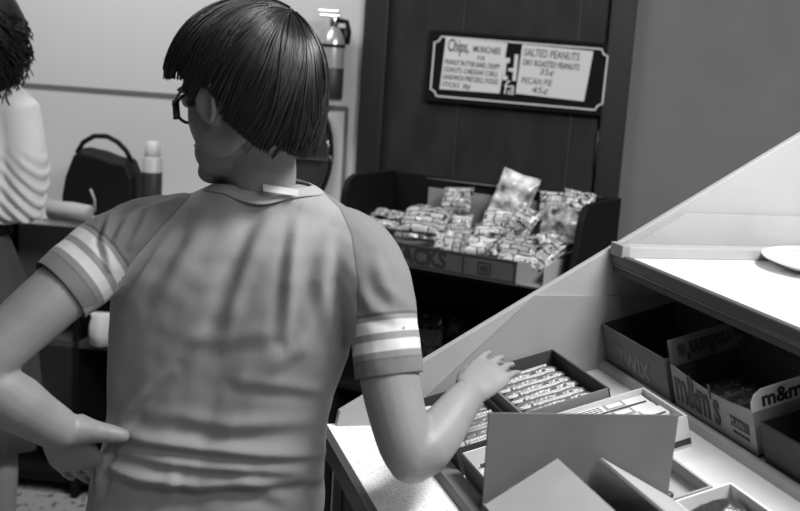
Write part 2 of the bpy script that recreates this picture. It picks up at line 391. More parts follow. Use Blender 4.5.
# dark oval tray hung on the wall behind the boy
oc = onwall(297, 152, .02); os_ = 3.5 / FPX
ov = empty('oval_tray', WALL @ T(oc.x, -.010, oc.z), 'dark glossy oval tray hanging on the pale wall behind the boy\'s head', 'tray')
rw, rh = 36 * os_, 59 * os_
def ovl(k_, y_, n=48): return [Vector((rw * k_ * math.cos(2 * PI * k / n), y_, rh * k_ * math.sin(2 * PI * k / n))) for k in range(n)]
MB().loft([ovl(.9, 0), ovl(.96, -.012), ovl(.80, -.014), ovl(.70, -.006)]).build('tray_body', mat('dark_lacquer', .03, .2), ov)
MB().tube(ovl(1, -.014) + [ovl(1, -.014)[0]], .007, 10).build('rim', mat('glossy_black', .01, .15), ov)
MB().tube([p for p in ovl(.91, -.016)[-9:] + ovl(.91, -.016)[:3]], .003, 8).build('highlight_arc', M_chrome, ov)  # chrome arc stands in for the highlight inside the rim
MB().box((-rw * .9, -.018, -.02), (rw * .9, -.010, -.013)).build('crossbar', M_chrome, ov)

# ------------------------------------------------------------------ snack rack
P0 = at(622, 197, 2.9)
RK = T(P0.x, P0.y, 0) @ Rz(-30); RI = RK.inverted(); RN = RK.to_3x3()
def rk(x, y, Y=None, X=None, Z=None):
    """point seen at a spot of the photograph, on the rack's own plane y=Y, x=X or z=Z, in rack coordinates"""
    v = RN.inverted() @ ray(x, y); o = RI @ CPOS
    t = (Y - o.y) / v.y if Y is not None else ((X - o.x) / v.x if X is not None else (Z - o.z) / v.z)
    return o + v * t
rke = empty('snack_rack', RK, 'black snack display rack standing in front of the dark door', 'rack')
RW = .705; RT = 1.095
def side(x0):
    pr = [(-.27, 0), (0, 0), (0, RT), (-.215, RT), (-.245, RT - .012), (-.262, RT - .04), (-.29, .93), (-.29, .88), (-.27, .86)]
    return MB().prism([(a, b) for a, b in pr], 0, x0, x0 + .018)
side(-.018).build('side_panel', M_black, rke, bevel=.003); side(-RW).build('side_panel', M_black, rke, bevel=.003)
MB().box((-RW + .018, -.012, .05), (-.018, 0, RT - .004)).build('back_panel', M_black, rke)
MB().box((-RW + .018, -.27, .862), (-.018, -.012, .878)).build('shelf', M_black, rke)
MB().box((-RW + .018, -.27, .50), (-.018, -.012, .516)).build('shelf', M_black, rke)
MB().box((-RW + .018, -.27, .08), (-.018, -.012, .10)).build('shelf', M_black, rke)
MB().tube([(-RW + .03, -.006, RT - .012), (-.4, -.016, RT - .010), (-.05, -.006, RT - .006)], .003, 6).build('edge_wire', mat('worn_edge', .10, .4), rke)
# display carton lying in the rack
SX0, SX1 = -.675, -.135
FY = -.33; fz0 = .886
sl = math.atan2(.05, .30)
cart = empty('display_carton', RK @ T(0, 0, 0), 'cardboard display tray lettered SNACKS, sitting in the black rack', 'carton')
M_kraft = mat('printed_carton', .055, .7, noise_amt=.15, noise_scale=20)
M_gback = mat('grey_card_back', .22, .8, noise_amt=.05, noise_scale=10)
MB().box((SX0, FY, fz0), (SX1, FY + .004, fz0 + .060)).build('front_panel', M_kraft, cart)
MB().prism([(FY + .004, fz0), (-.02, fz0 + .045), (-.02, fz0 + .049), (FY + .004, fz0 + .004)], 0, SX0, SX1 + .07).build('tray_floor', M_gback, cart)
MB().box((SX0 + .11, -.024, fz0 + .04), (-.03, -.018, RT - .035)).build('back_card', M_gback, cart)
MB().prism([(FY + .004, fz0), (FY + .004, fz0 + .058), (-.16, fz0 + .078), (-.10, fz0 + .06), (-.10, fz0 + .03)], 0, SX1 + .07, SX1 + .074).build('side_flap', mat('pale_carton_inside', .42, .8), cart)
MB().prism([(SX1, fz0), (SX1 + .07, fz0), (SX1 + .072, fz0 + .004), (SX1, fz0 + .004)], 1, FY, FY + .1).build('corner_flap', M_kraft, cart)
MB().add([(SX1, FY, fz0 + .002), (SX1, FY, fz0 + .06), (SX1 + .072, FY + .07, fz0 + .05), (SX1 + .072, FY + .07, fz0 + .0)] +
         [(SX1 - .003, FY + .004, fz0 + .002), (SX1 - .003, FY + .004, fz0 + .06), (SX1 + .069, FY + .074, fz0 + .05), (SX1 + .069, FY + .074, fz0 + .0)],
         [(0, 1, 2, 3), (7, 6, 5, 4), (0, 4, 5, 1), (1, 5, 6, 2), (2, 6, 7, 3), (3, 7, 4, 0)]).build('side_flap', M_gback, cart)
M_printd = mat('carton_print', .015, .6)
tx = rk(398, 250, Y=FY)
text(cart, 'SNACKS', T(tx.x - .055, FY - .001, fz0 + .014) @ Rx(90), .058, M_printd, bold=.0012, sx=.92)
fr = MB()
for a, b in ((462, 463.5), (514, 515.5)):
    fr.box((rk(a, 268, Y=FY).x, FY - .001, fz0 + .004), (rk(b, 268, Y=FY).x, FY, fz0 + .056))
fr.box((SX0, FY - .001, fz0 + .054), (SX1, FY, fz0 + .058)).box((SX0, FY - .001, fz0 + .005), (SX1, FY, fz0 + .008))
x_ = rk(478, 266, Y=FY).x
for a in ((0, .014, .036, .017), (0, .042, .036, .045), (0, .014, .003, .045), (.033, .014, .036, .045), (.008, .022, .028, .036)):
    fr.box((x_ + a[0], FY - .001, fz0 + a[1]), (x_ + a[2], FY, fz0 + a[3]))
fr.build('printed_lines', M_printd, cart)

def pillow(name, w_, h_, t_, m_, seed, crimp=True, boxy=.5, parent=None, M=None, wr=.006):
    """a filled packet: lies in local xy, z up, centre of its underside at the origin"""
    nx, ny = 22, 14; m = MB(); vs = []; fs = []
    for side_ in (1, -1):
        for j in range(ny + 1):
            for i in range(nx + 1):
                u = -1 + 2 * i / nx; v = -1 + 2 * j / ny
                e = max(0, 1 - abs(u) ** (6 if boxy > .6 else 3.2)) ** .6 * max(0, 1 - abs(v) ** (7 if boxy > .6 else 3)) ** .6
                z = side_ * t_ / 2 * e
                q = Vector((u * w_ * 9, v * h_ * 9, seed * 3.1 + side_))
                z += wr * noise.noise(q * 2.2) * e ** .5 * side_ + wr * .5 * noise.noise(q * 6) * (.3 + e)
                px_ = u * w_ / 2 * (1 - .04 * (1 - abs(v))); py_ = v * h_ / 2 * (1 - .05 * (1 - abs(u)))
                vs.append((px_, py_, z + t_ / 2))
    n1 = (nx + 1) * (ny + 1)
    for j in range(ny):
        for i in range(nx):
            a = j * (nx + 1) + i; fs.append((a, a + 1, a + nx + 2, a + nx + 1))
            fs.append((n1 + a, n1 + a + nx + 1, n1 + a + nx + 2, n1 + a + 1))
    for i in range(nx):
        fs.append((i, n1 + i, n1 + i + 1, i + 1)); a = ny * (nx + 1) + i; fs.append((a, a + 1, n1 + a + 1, n1 + a))
    for j in range(ny):
        a = j * (nx + 1); fs.append((a, a + nx + 1, n1 + a + nx + 1, n1 + a)); a += nx; fs.append((a, n1 + a, n1 + a + nx + 1, a + nx + 1))
    m.add(vs, fs, 0, True)
    return m.build(name, m_, parent, world=M)

def rackpack(name, x, y, Y, wpx, hpx, t_, m_, tilt, spin, label, cat, seed, group=None, boxy=.5, yaw=0, wr=.006):
    """a packet centred where the photograph shows it, tilt = lean back from lying flat"""
    p = rk(x, y, Y=Y); k = 3.0 / FPX
    M = RK @ T(*p) @ Rz(yaw) @ Rx(tilt) @ Rz(spin) @ T(0, 0, -t_ / 2)
    o = pillow(name, wpx * k * 1.2, hpx * k * 1.2, t_, m_, seed, boxy=boxy, M=M, wr=wr)
    return tag(o, label, cat, group)
G = 'packets in the display tray'
# row of flat wafer packs at the left end
for i, (x, y, Y, s) in enumerate(((366, 214, -.12, 0), (384, 213, -.11, 2), (402, 217, -.13, 4), (370, 222, -.20, 1), (390, 225, -.21, 0), (408, 229, -.20, 2))):
    rackpack('snack_packet', x, y, Y, 24, 14, .020, W[s], 12, -4 + 5 * (i % 3), ['flat light snack packet at the far left end of the display tray', 'flat snack packet second from the left in the rear row of the tray',
             'flat snack packet at the right end of the left rear row', 'flat packet at the front left of the tray, nearest the boy\'s shoulder', 'flat packet in the middle of the front left row of the tray', 'flat packet just left of the big cracker packet'][i], 'snack', i, G)
rackpack('cracker_packet', 424, 224, -.20, 42, 34, .055, W[4], 38, 4, 'bulky cellophane cracker packet with dark printed band, left in the display tray', 'snack', 11, G, .8)
rackpack('cracker_box', 457, 200, -.07, 28, 24, .035, W[1], 62, 6, 'small pale box with a dark label standing highest against the grey card back', 'snack', 12, G, .9, wr=.002)
rackpack('cracker_packet', 431, 214, -.11, 40, 16, .03, W[0], 30, -8, 'shiny packet lying behind the bulky cellophane cracker packet', 'snack', 13, G)
for i in range(4):
    rackpack('wafer_roll', 441 + 8.5 * i, 236 + 2.4 * i, -.23, 8.5, 27, .022, W[(i * 2) % 5], 58, 8, ['leftmost of the four upright wafer rolls in clear wrap', 'second from left of the four upright wafer rolls', 'third from left of the four upright wafer rolls', 'rightmost of the four upright wafer rolls in clear wrap'][i], 'snack', 20 + i, 'upright wafer rolls', .6)
rackpack('cracker_packet', 455, 222, -.15, 30, 14, .03, W[2], 45, 12, 'crumpled clear packet behind the four upright wafer rolls', 'snack', 24, G)
rackpack('biscuit_packet', 482, 246, -.26, 30, 19, .03, W[2], 40, 10, 'pale biscuit packet at the front edge, right of the wafer rolls', 'snack', 31, G, .8)
rackpack('biscuit_packet', 490, 231, -.20, 27, 16, .03, W[0], 40, 12, 'pale biscuit packet in the middle of the leaning stack', 'snack', 32, G, .8)
rackpack('biscuit_packet', 498, 218, -.14, 26, 15, .03, W[2], 40, 12, 'pale biscuit packet at the top of the leaning stack', 'snack', 33, G, .8)
rackpack('chocolate_bar', 504, 238, -.235, 10, 46, .022, W[3], 40, -26, 'long dark-striped bar leaning beside the stack of biscuit packets', 'snack', 34, G, .8)
rackpack('chip_bag', 512, 200, -.06, 36, 48, .045, mat('silver_bag', .52, .22, bump=.9, bump_scale=28, noise_amt=.75, noise_scale=26), 74, -12, 'tall shiny chip bag sticking up above the rack back', 'snack', 35, G, wr=.014)
rackpack('wafer_packet', 522, 222, -.14, 24, 28, .03, W[4], 58, -18, 'striped wafer packet below the tall shiny chip bag', 'snack', 36, G)
rackpack('biscuit_packet', 517, 247, -.24, 34, 22, .035, W[1], 38, 3, 'grey-fronted biscuit packet in the front row, right of the long bar', 'snack', 37, G, .8)
rackpack('biscuit_packet', 517, 261, -.29, 34, 12, .028, W[2], 42, 3, 'small pale packet at the front lip right of the SNACKS lettering', 'snack', 38, G, .8)
rackpack('wrapped_roll', 553, 252, -.24, 17, 40, .035, W[1], 38, -30, 'round wrapped roll of cakes leaning at the right end of the tray', 'snack', 39, G, .4)
rackpack('snack_packet', 545, 240, -.18, 30, 14, .03, W[0], 40, 20, 'crumpled clear packet above the wrapped roll at the right', 'snack', 40, G, wr=.012)
rackpack('chip_bag', 565, 222, -.08, 42, 34, .04, mat('dark_foil_bag', .30, .25, bump=.9, bump_scale=28, noise_amt=.95, noise_scale=28), 66, 2, 'dark patterned foil bag against the right side of the rack', 'snack', 41, G, wr=.012)
rackpack('chip_bag', 556, 206, -.045, 30, 24, .03, W[0], 76, 4, 'pale bag with a square print behind the dark foil bag', 'snack', 42, G)
rackpack('snack_packet', 577, 205, -.06, 28, 24, .03, W[4], 70, -4, 'pale packet at the top right corner of the rack', 'snack', 43, G)
# dim chip bags on the shelf below
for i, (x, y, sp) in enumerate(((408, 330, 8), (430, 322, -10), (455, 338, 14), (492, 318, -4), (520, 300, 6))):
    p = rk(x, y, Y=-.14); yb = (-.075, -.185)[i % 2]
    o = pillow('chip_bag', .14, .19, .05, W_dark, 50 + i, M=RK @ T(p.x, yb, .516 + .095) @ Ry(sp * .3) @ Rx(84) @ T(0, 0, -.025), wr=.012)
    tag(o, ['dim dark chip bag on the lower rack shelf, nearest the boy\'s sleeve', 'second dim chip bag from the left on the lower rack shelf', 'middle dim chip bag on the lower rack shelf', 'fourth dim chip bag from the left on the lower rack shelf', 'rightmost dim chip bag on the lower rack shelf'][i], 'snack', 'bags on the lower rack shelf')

# ------------------------------------------------------------------ concession counter (x = across, y = along towards the end panel)
CB = Rz(15.6)
ce = empty('concession_counter', CB @ T(.9, 1.2, 0), 'white tiered concession counter with sloping candy shelves and a slanted end panel', 'counter')
O = (-.9, -1.2, 0); LO = T(*O)
DP = 1.755; DN = .62                      # far end panel and near end of the counter
c_edge = .384
TIER = {1: (CB @ T(.516, 0, .800) @ Ry(-15.5)), 2: (CB @ T(.882, 0, .907) @ Ry(-16))}
def part(mb, name, m, **k):
    o = mb.build(name, m, ce, **{a: b for a, b in k.items()}); o.matrix_parent_inverse = Matrix.Identity(4); o.matrix_local = LO; return o
pan = [(.402, .02), (1.62, .02), (1.62, 1.50), (1.50, 1.50), (.402, .826), (.398, .80)]
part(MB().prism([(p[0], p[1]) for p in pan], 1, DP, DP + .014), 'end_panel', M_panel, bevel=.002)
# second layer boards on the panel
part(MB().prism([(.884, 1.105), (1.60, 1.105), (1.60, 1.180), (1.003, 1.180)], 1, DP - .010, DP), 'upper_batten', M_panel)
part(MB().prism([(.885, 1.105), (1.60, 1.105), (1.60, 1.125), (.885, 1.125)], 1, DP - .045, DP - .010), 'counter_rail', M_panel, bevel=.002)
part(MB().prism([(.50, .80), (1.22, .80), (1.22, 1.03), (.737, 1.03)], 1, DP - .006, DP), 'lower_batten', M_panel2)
# low counter top
part(MB().box((c_edge, DN, .775), (.50, DP + .014, .80)), 'low_countertop', M_speck)
part(MB().box((c_edge - .014, DN, .765), (c_edge, DP + .014, .801)), 'low_counter_edge', M_edge, bevel=.002)
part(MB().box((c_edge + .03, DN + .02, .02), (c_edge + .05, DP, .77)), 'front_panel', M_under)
# front board of the sloping tray
part(MB().prism([(.500, .795), (.532, .80), (.532, .816), (.503, .816)], 1, DN, DP), 'tray_front_board', mat('grey_board', .12, .6))
t1 = math.tan(math.radians(15.5)); t2 = math.tan(math.radians(16))
part(MB().prism([(.50, .780), (.875, .780 + .375 * t1), (.875, .800 + .361 * t1), (.516, .800)], 1, DN, DP), 'lower_sloping_shelf', M_white)
part(MB().prism([(.866, .87), (.884, .87), (.884, .907), (.880, .913), (.873, .915), (.867, .911)], 1, DN, DP), 'shelf_lip', M_panel)
part(MB().prism([(.884, .887), (1.22, .887 + .336 * t2), (1.22, .907 + .338 * t2), (.882, .907)], 1, DN, DP), 'upper_sloping_shelf', mat('shelf_grey', .30, .6))
# top with its dark front edge
part(MB().box((.885, DN, 1.085), (1.60, DP - .010, 1.105)), 'countertop', M_white)
part(MB().box((.872, DN, 1.090), (.886, DP - .004, 1.109)), 'countertop_edge', M_edge, bevel=.002)
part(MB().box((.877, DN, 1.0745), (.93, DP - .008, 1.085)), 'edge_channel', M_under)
part(MB().box((.8745, DN, 1.0865), (.8765, DP - .01, 1.0885)), 'edge_strip', M_edge2)
part(MB().box((.869, DP - .05, 1.1055), (.885, DP - .004, 1.128)), 'rail_end', M_panel2, bevel=.002)
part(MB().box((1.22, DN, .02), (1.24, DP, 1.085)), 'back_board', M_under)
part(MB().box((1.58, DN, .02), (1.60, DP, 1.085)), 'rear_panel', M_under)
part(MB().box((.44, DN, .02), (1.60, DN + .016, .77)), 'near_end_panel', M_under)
# white plate on the top
pc = CB @ Vector((1.235, 1.60, 1.1062))
pl = MB().lathe([(.001, 0), (.085, 0), (.10, .004), (.135, .017), (.139, .021), (.137, .023), (.12, .020), (.095, .010), (.001, .008)], 56)
tag(pl.build('plate', mat('white_china', .82, .25, coat=.3), world=T(*pc)), 'large round white plate lying on the bright upper countertop', 'plate')

# ---- cartons and sweets; tier frames: x = up the slope, y = along, z = off the slope
def open_carton(name, tier, u0, u1, D0, D1, h, m, label, base=.004, t=.003, twist=0, k0=0.0, front_curve=0.0, hn=None, cat='box', inner=None, near_h=None):
    cx_, cy_ = (u0 + u1) / 2, (D0 + D1) / 2; a, b = (u1 - u0) / 2, (D1 - D0) / 2
    e = empty(name, TIER[tier] @ T(cx_, cy_, k0) @ Rz(twist), label, cat)
    inn = inner or m
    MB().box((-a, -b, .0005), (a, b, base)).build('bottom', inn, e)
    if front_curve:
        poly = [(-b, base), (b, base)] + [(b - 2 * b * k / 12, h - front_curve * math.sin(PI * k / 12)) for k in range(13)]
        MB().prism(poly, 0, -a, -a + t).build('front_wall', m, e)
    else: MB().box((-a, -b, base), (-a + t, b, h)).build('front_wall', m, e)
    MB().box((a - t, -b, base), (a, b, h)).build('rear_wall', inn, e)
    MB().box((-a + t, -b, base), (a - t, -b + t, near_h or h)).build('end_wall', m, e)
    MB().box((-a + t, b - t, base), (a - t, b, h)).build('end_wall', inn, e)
    return e, a, b
# carton of candy bars near the panel
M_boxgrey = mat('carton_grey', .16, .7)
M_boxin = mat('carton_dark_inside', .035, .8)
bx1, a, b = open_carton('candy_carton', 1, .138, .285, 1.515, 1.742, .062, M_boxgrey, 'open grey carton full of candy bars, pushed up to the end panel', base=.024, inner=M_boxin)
text(bx1, 'MILK CHOC', T(-.02, -b - .0006, .035) @ Rx(90), .016, M_print)
def candy_bar(name, L, Wd, H_, m, seed, blob=True):
    """a wrapped bar with its long side along local x"""
    e = empty(name, Matrix.Identity(4))
    pillow('wrapper', L, Wd, H_, m, seed, boxy=.8, parent=e, wr=.0012)
    if blob:
        mm = MB()
        mm.prism([(-L * .40 + .010 * math.cos(q), .0065 * math.sin(q)) for q in (2 * PI * k / 14 for k in range(14))], 2, H_ * .96, H_ + .0022)
        x = -L * .29
        while x < L * .38:
            w_ = .003 + .003 * ((seed * 7 + int(x * 900)) % 3) / 2
            mm.prism([(x, -.003), (x + w_, -.003), (x + w_ + .001, .004), (x + .001, .004)], 2, H_ * .96, H_ + .0022); x += w_ + .0011
        mm.box((-L * .24, -.0085, H_ * .86), (L * .30, -.0064, H_ + .0010))
        mm.build('printed_name', M_foilwhite, e)
    return e
bar = candy_bar('candy_bar', .128, .031, .020, M_foilbar, 1)
names1 = ['nearest', 'second from the near end', 'third from the near end', 'fourth from the near end', 'fifth from the near end', 'sixth from the near end', 'farthest']
for i in range(7):
    o = bar if i == 0 else copy_tree(bar)
    o.matrix_world = TIER[1] @ T(.2115 + .002 * (i % 2), 1.538 + .029 * i, .0265) @ Rz(3 - 2 * (i % 3)) @ Rx(-14)
    tag(o, 'dark white-lettered candy bar, %s in the grey carton' % names1[i], 'candy bar', 'candy bars in the grey carton')
# second carton left of it, behind the arm
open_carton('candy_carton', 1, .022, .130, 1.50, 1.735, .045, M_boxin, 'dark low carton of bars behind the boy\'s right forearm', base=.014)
bar2 = candy_bar('candy_bar', .105, .036, .020, mat('wrapper_mid', .16, .22, bump=.5, bump_scale=80), 2)
for i in range(5):
    o = bar2 if i == 0 else copy_tree(bar2)
    o.matrix_world = TIER[1] @ T(.076, 1.53 + .043 * i, .0165) @ Rz(2 - i)
    tag(o, 'grey candy bar, %s in the dark carton behind the forearm' % ['nearest', 'second from the near end', 'middle', 'second from the far end', 'farthest'][i], 'candy bar', 'candy bars in the dark carton')
# third carton: shiny bars, white inside
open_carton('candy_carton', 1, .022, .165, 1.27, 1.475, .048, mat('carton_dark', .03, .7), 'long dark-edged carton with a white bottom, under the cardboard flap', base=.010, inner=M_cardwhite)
bar3 = candy_bar('candy_bar', .125, .030, .018, M_foilwhite, 3, False)
MB().box((-.05, -.004, .0175), (.05, .004, .0195)).build('printed_name', M_print, bar3)
for i in range(4):
    o = bar3 if i == 0 else copy_tree(bar3)
    o.matrix_world = TIER[1] @ T(.092, 1.375 + .0255 * i, .0125) @ Rz(2 - 2 * (i % 2))
    tag(o, 'shiny white candy bar, %s in the white-bottomed carton' % ['nearest', 'second nearest', 'third nearest', 'farthest'][i], 'candy bar', 'shiny bars in the white-bottomed carton')
# white carton of white-labelled packets
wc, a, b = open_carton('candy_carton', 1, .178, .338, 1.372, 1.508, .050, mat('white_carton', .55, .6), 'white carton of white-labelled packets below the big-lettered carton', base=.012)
MB().box((-a * 1.002, -b - .0008, .006), (a * 1.002, -b, .015)).build('dark_stripe', M_print, wc)
def flat_packet(seed):
    e = empty('candy_packet', Matrix.Identity(4))
    MB().box((-.072, -.016, 0), (.072, .016, .030)).build('packet_box', M_foilwhite, e, bevel=.003)
    mm = MB()
    mm.box((-.066, -.0158, .0302), (.066, -.0120, .0306))
    for r_ in range(3):
        x = -.060
        while x < -.002: mm.box((x, -.007 + r_ * .007, .0302), (x + .006, -.0045 + r_ * .007, .0306)); x += .0075
    mm.build('dark_print', M_print, e)
    m2 = MB().box((.004, -.009, .0302), (.036, .013, .0306)); m2.build('grey_panel', mat('grey_print', .25, .5), e)
    MB().box((.008, -.005, .0307), (.032, .009, .0310)).build('pale_panel', M_foilwhite, e)
    return e
fp = flat_packet(0)
for i in range(4):
    o = fp if i == 0 else copy_tree(fp)
    o.matrix_world = TIER[1] @ T(.258, 1.392 + .0325 * i, .0125 + (.004 if i == 1 else 0)) @ Rz(1 - i)
    tag(o, 'white-labelled candy packet, %s in the white carton' % ['nearest', 'second nearest', 'third nearest', 'farthest'][i], 'candy packet', 'packets in the white carton')
# pale tray with loose dark sweets
tr, a, b = open_carton('candy_carton', 1, .158, .275, 1.20, 1.325, .030, M_cardlight, 'shallow pale carton with a few dark sweets, right of the upright flap', base=.008)
for i in range(9):
    o = MB().ell((0, 0, .006), (.008, .007, .006), 14, 8).build('sweet', M_print, world=TIER[1] @ T(.195 + .052 * random.random(), 1.215 + .0115 * i, .0085))
    tag(o, 'small dark round sweet lying loose in the shallow pale carton', 'sweet', 'dark sweets in the pale carton')
# last carton at the bottom edge
lb, a, b = open_carton('candy_carton', 1, .208, .290, .93, 1.178, .040, M_cardwhite, 'white carton of dark packets at the bottom edge of the photo', base=.012)
for i in range(5):
    o = pillow('candy_bag', .070, .045, .022, M_foildark, 70 + i, M=TIER[1] @ T(.249, .958 + .0465 * i, .0135) @ Rx(6), wr=.004)
    tag(o, 'dark candy bag, %s in the white carton at the bottom edge' % ['nearest', 'second nearest', 'middle', 'second farthest', 'farthest'][i], 'candy bag', 'dark bags in the bottom carton')

# upper tier: long carton printed TWIX, m&m's carton, dark carton
M_mmbox = mat('lettered_carton', .26, .6)
tw, a, b = open_carton('candy_carton', 2, .002, .145, 1.515, 1.745, .076, mat('dim_carton', .13, .6), 'empty dark carton with faint pale lettering, under the upper counter by the end panel', inner=M_boxin)
text(tw, 'TWIX', basis((-a - .0006, .06, .018), (0, -1, 0), (0, 0, 1)), .044, mat('faint_print', .21, .6), bold=.001)
mm_, a, b = open_carton('candy_carton', 2, .006, .126, 1.275, 1.505, .070, M_mmbox, "open carton with big dark letters and candy bags inside, on the upper sloping shelf", front_curve=.010, near_h=.070, inner=M_boxin)
text(mm_, "m&m's", basis((-a - .0006, .108, .016), (0, -1, 0), (0, 0, 1)), .078, M_print, bold=.0018, shear=.0, sx=.62)
pb = MB().box((-a - .0008, -.100, .028), (-a, -.052, .044)); pb.build('printed_panel', M_print, mm_)
text(mm_, 'PLAIN', basis((-a - .0014, -.054, .032), (0, -1, 0), (0, 0, 1)), .013, M_mmbox)
text(mm_, 'CHOCOLATE', basis((-a - .0008, -.057, .018), (0, -1, 0), (0, 0, 1)), .007, M_print)
# near header flap and far flap
hf = MB().prism([(-a, .068), (a, .068), (a, .098), (-a + .018, .098), (-a + .006, .092), (-a, .082)], 1, -b - .001, -b + .002).build('header_flap', M_cardwhite, mm_)
text(hf, "m&m's", basis((-.045, -b - .0016, .073), (1, 0, 0), (0, 0, 1)), .030, M_print, bold=.0008)
ff = MB().prism([(-a, .066), (a, .066), (a - .006, .108), (-a + .004, .108)], 1, 0, .002).build('header_flap', mat('flap_inside_grey', .10, .7), mm_)
ff.matrix_local = T(0, b - .004, 0) @ T(0, 0, .066) @ Rx(-12) @ T(0, 0, -.066)
text(ff, "m&m's", basis((.050, -.0006, .096), (-1, 0, 0), (0, 0, -1)), .034, M_print, bold=.0015)
for i in range(6):
    e = empty('candy_bag', TIER[2] @ T(.066, 1.305 + .034 * i, .005) @ Rx(24 + 3 * (i % 2)) @ Rz(3 - 2 * i))
    pillow('wrapper', .100, .050, .020, mat('dark_bag', .07, .3, bump=.4, bump_scale=70), 80 + i, parent=e, wr=.004)
    text(e, "m&m's", basis((-.030, -.008, .0225), (1, 0, 0), (0, 1, 0)), .022, mat('bag_print', .22, .5), bold=.001)
    tag(e, "dark candy bag, %s in the big-lettered carton" % ['nearest', 'second nearest', 'third nearest', 'third farthest', 'second farthest', 'farthest'][i], 'candy bag', "candy bags in the big-lettered carton")
dk, a, b = open_carton('candy_carton', 2, .004, .130, 1.02, 1.255, .062, M_carddark, 'black open carton at the right edge on the upper sloping shelf', inner=M_carddark)
MB().prism([(-.09, .010), (-.02, .010), (-.02, .024), (-.085, .026)], 0, -a - .001, -a).build('pale_label', M_cardlight, dk)
for i in range(2):
    o = pillow('candy_bag', .09, .05, .02, M_foildark, 90 + i, M=TIER[2] @ T(.066, 1.10 + .07 * i, .005), wr=.004)
    tag(o, ['nearer dark bag in the black carton at the right edge', 'farther dark bag in the black carton at the right edge'][i], 'candy bag', 'bags in the black carton')

# opened shipping carton in the foreground, flaps up
cz0 = .862; rim = .8955
cn, cfv = .455, .703
OC = CB @ T((cn + cfv) / 2, 1.072, cz0) @ Ry(1.0)
oc_ = empty('shipping_carton', OC, 'opened brown cardboard carton in the foreground with its flaps standing up', 'box')
a = (cfv - cn) / 2; b = .12; hh = rim - cz0
MB().box((-a, -b, 0), (a, b, .004)).build('bottom', M_card, oc_)
MB().box((-a, b - .003, .004), (a, b, hh)).box((-a, -b, .004), (a, -b + .003, hh)).box((-a, -b + .003, .004), (-a + .003, b - .003, hh)).box((a - .003, -b + .003, .004), (a, b - .003, hh)).build('walls', M_card, oc_)
f = MB().prism([(-a - .0, 0), (a, 0), (a + .004, .108), (-a - .001, .112)], 1, 0, .0035).build('flap', M_card, oc_); f.matrix_local = T(0, b - .003, hh) @ Rx(-3)
f['label'] = 'tall brown flap standing upright at the back'
f = MB().box((0, -b, 0), (.105, b - .014, .0035)).build('flap', M_cardlight, oc_); f.matrix_local = T(-a, 0, hh) @ Ry(-33)
f['label'] = 'pale flap leaning in from the left'
f = MB().box((-.118, -b, 0), (0, b - .008, .0035)).build('flap', M_cardlight, oc_); f.matrix_local = T(a, 0, hh) @ Ry(28)
f['label'] = 'pale flap leaning in from the right'

# ------------------------------------------------------------------ figures
def V(p): return at(*p)
def bones(mb, pts, n=18):
    """pts: (px, py, Y, radius) or (..., (ra, rb)), densified with smooth interpolation"""
    P = [V(p[:3]) for p in pts]; R = [p[3] if hasattr(p[3], '__len__') else (p[3], p[3]) for p in pts]
    q = []; rr = []
    for i in range(len(P) - 1):
        p0 = P[max(i - 1, 0)]; p1 = P[i]; p2 = P[i + 1]; p3 = P[min(i + 2, len(P) - 1)]
        for k in range(5):
            t = k / 5; t2 = t * t; t3 = t2 * t
            q.append((p1 * 2 + (p2 - p0) * t + (p0 * 2 - p1 * 5 + p2 * 4 - p3) * t2 + (p1 * 3 - p0 - p2 * 3 + p3) * t3) * .5)
            rr.append((R[i][0] * (1 - t) + R[i + 1][0] * t, R[i][1] * (1 - t) + R[i + 1][1] * t))
    q.append(P[-1]); rr.append(R[-1])
    mb.tube(q, rr, n)
    for p, r in ((P[0], R[0]), (P[-1], R[-1])): mb.ell(p, (min(r),) * 3, 14, 8)
def hand(mb, M, side_, curl, s=.88, thumb=(.55, .78, -.3), spread=.5, tcurl=.3, ts=1.0, tr=1.0):
    """hand in local frame: x to the fingers, y to the thumb (times side_), z the back of the hand"""
    S = M @ Matrix.Diagonal((s, s * side_, s, 1))
    rings = []
    for x, w_, t_, z in ((-.012, .024, .019, 0), (.0, .026, .018, 0), (.02, .031, .017, 0), (.045, .036, .014, 0), (.068, .038, .0125, .001), (.080, .035, .010, .001), (.086, .028, .006, .001)):
        rings.append([Vector((x, w_ * math.cos(q) * (1 if True else 1), z + t_ * math.sin(q))) for q in (2 * PI * k / 16 for k in range(16))])
    mb.loft(rings, M=S)
    for fy, L, r in ((.0275, .066, .0083), (.0095, .074, .0086), (-.0090, .069, .0082), (-.0265, .054, .0073)):
        p = Vector((.070, fy, .001)); ang = 0; pts = [p.copy()]; rad = [r * 1.06]; yaw = fy * 5 * spread
        for sg_, c_ in ((.16, .35), (.42, 1.0), (.27, .9), (.25, .6)):
            ang += curl * c_; p = p + Vector((math.cos(ang) * math.cos(yaw), math.sin(yaw), -math.sin(ang))) * L * (sg_ + (.05 if sg_ == .16 else 0)); pts.append(p.copy()); rad.append(r * (1 - .07 * len(pts)))
        mb.tube(pts, rad, 12, M=S); mb.ell(pts[-1], (rad[-1],) * 3, 12, 8, M=S)
        for q_, r_ in zip(pts[1:-1], rad[1:-1]): mb.ell(q_, (r_ * 1.04,) * 3, 12, 8, M=S)
    d = Vector(thumb).normalized(); p = Vector((.016, .020, -.004))
    p2 = p + d * .036 * ts; d2 = (d + Vector((tcurl, -tcurl * .4, -.1))).normalized(); p3 = p2 + d2 * .030 * ts; p4 = p3 + (d2 + Vector((.2, 0, -.1))).normalized() * .022 * ts
    mb.tube([p, p2, p3, p4], [.014 * tr * tr, .0115 * tr, .0098 * tr, .0078 * tr], 12, M=S); mb.ell(p4, (.0078 * tr,) * 3, 12, 8, M=S); mb.ell(p2, (.0118 * tr,) * 3, 12, 8, M=S)

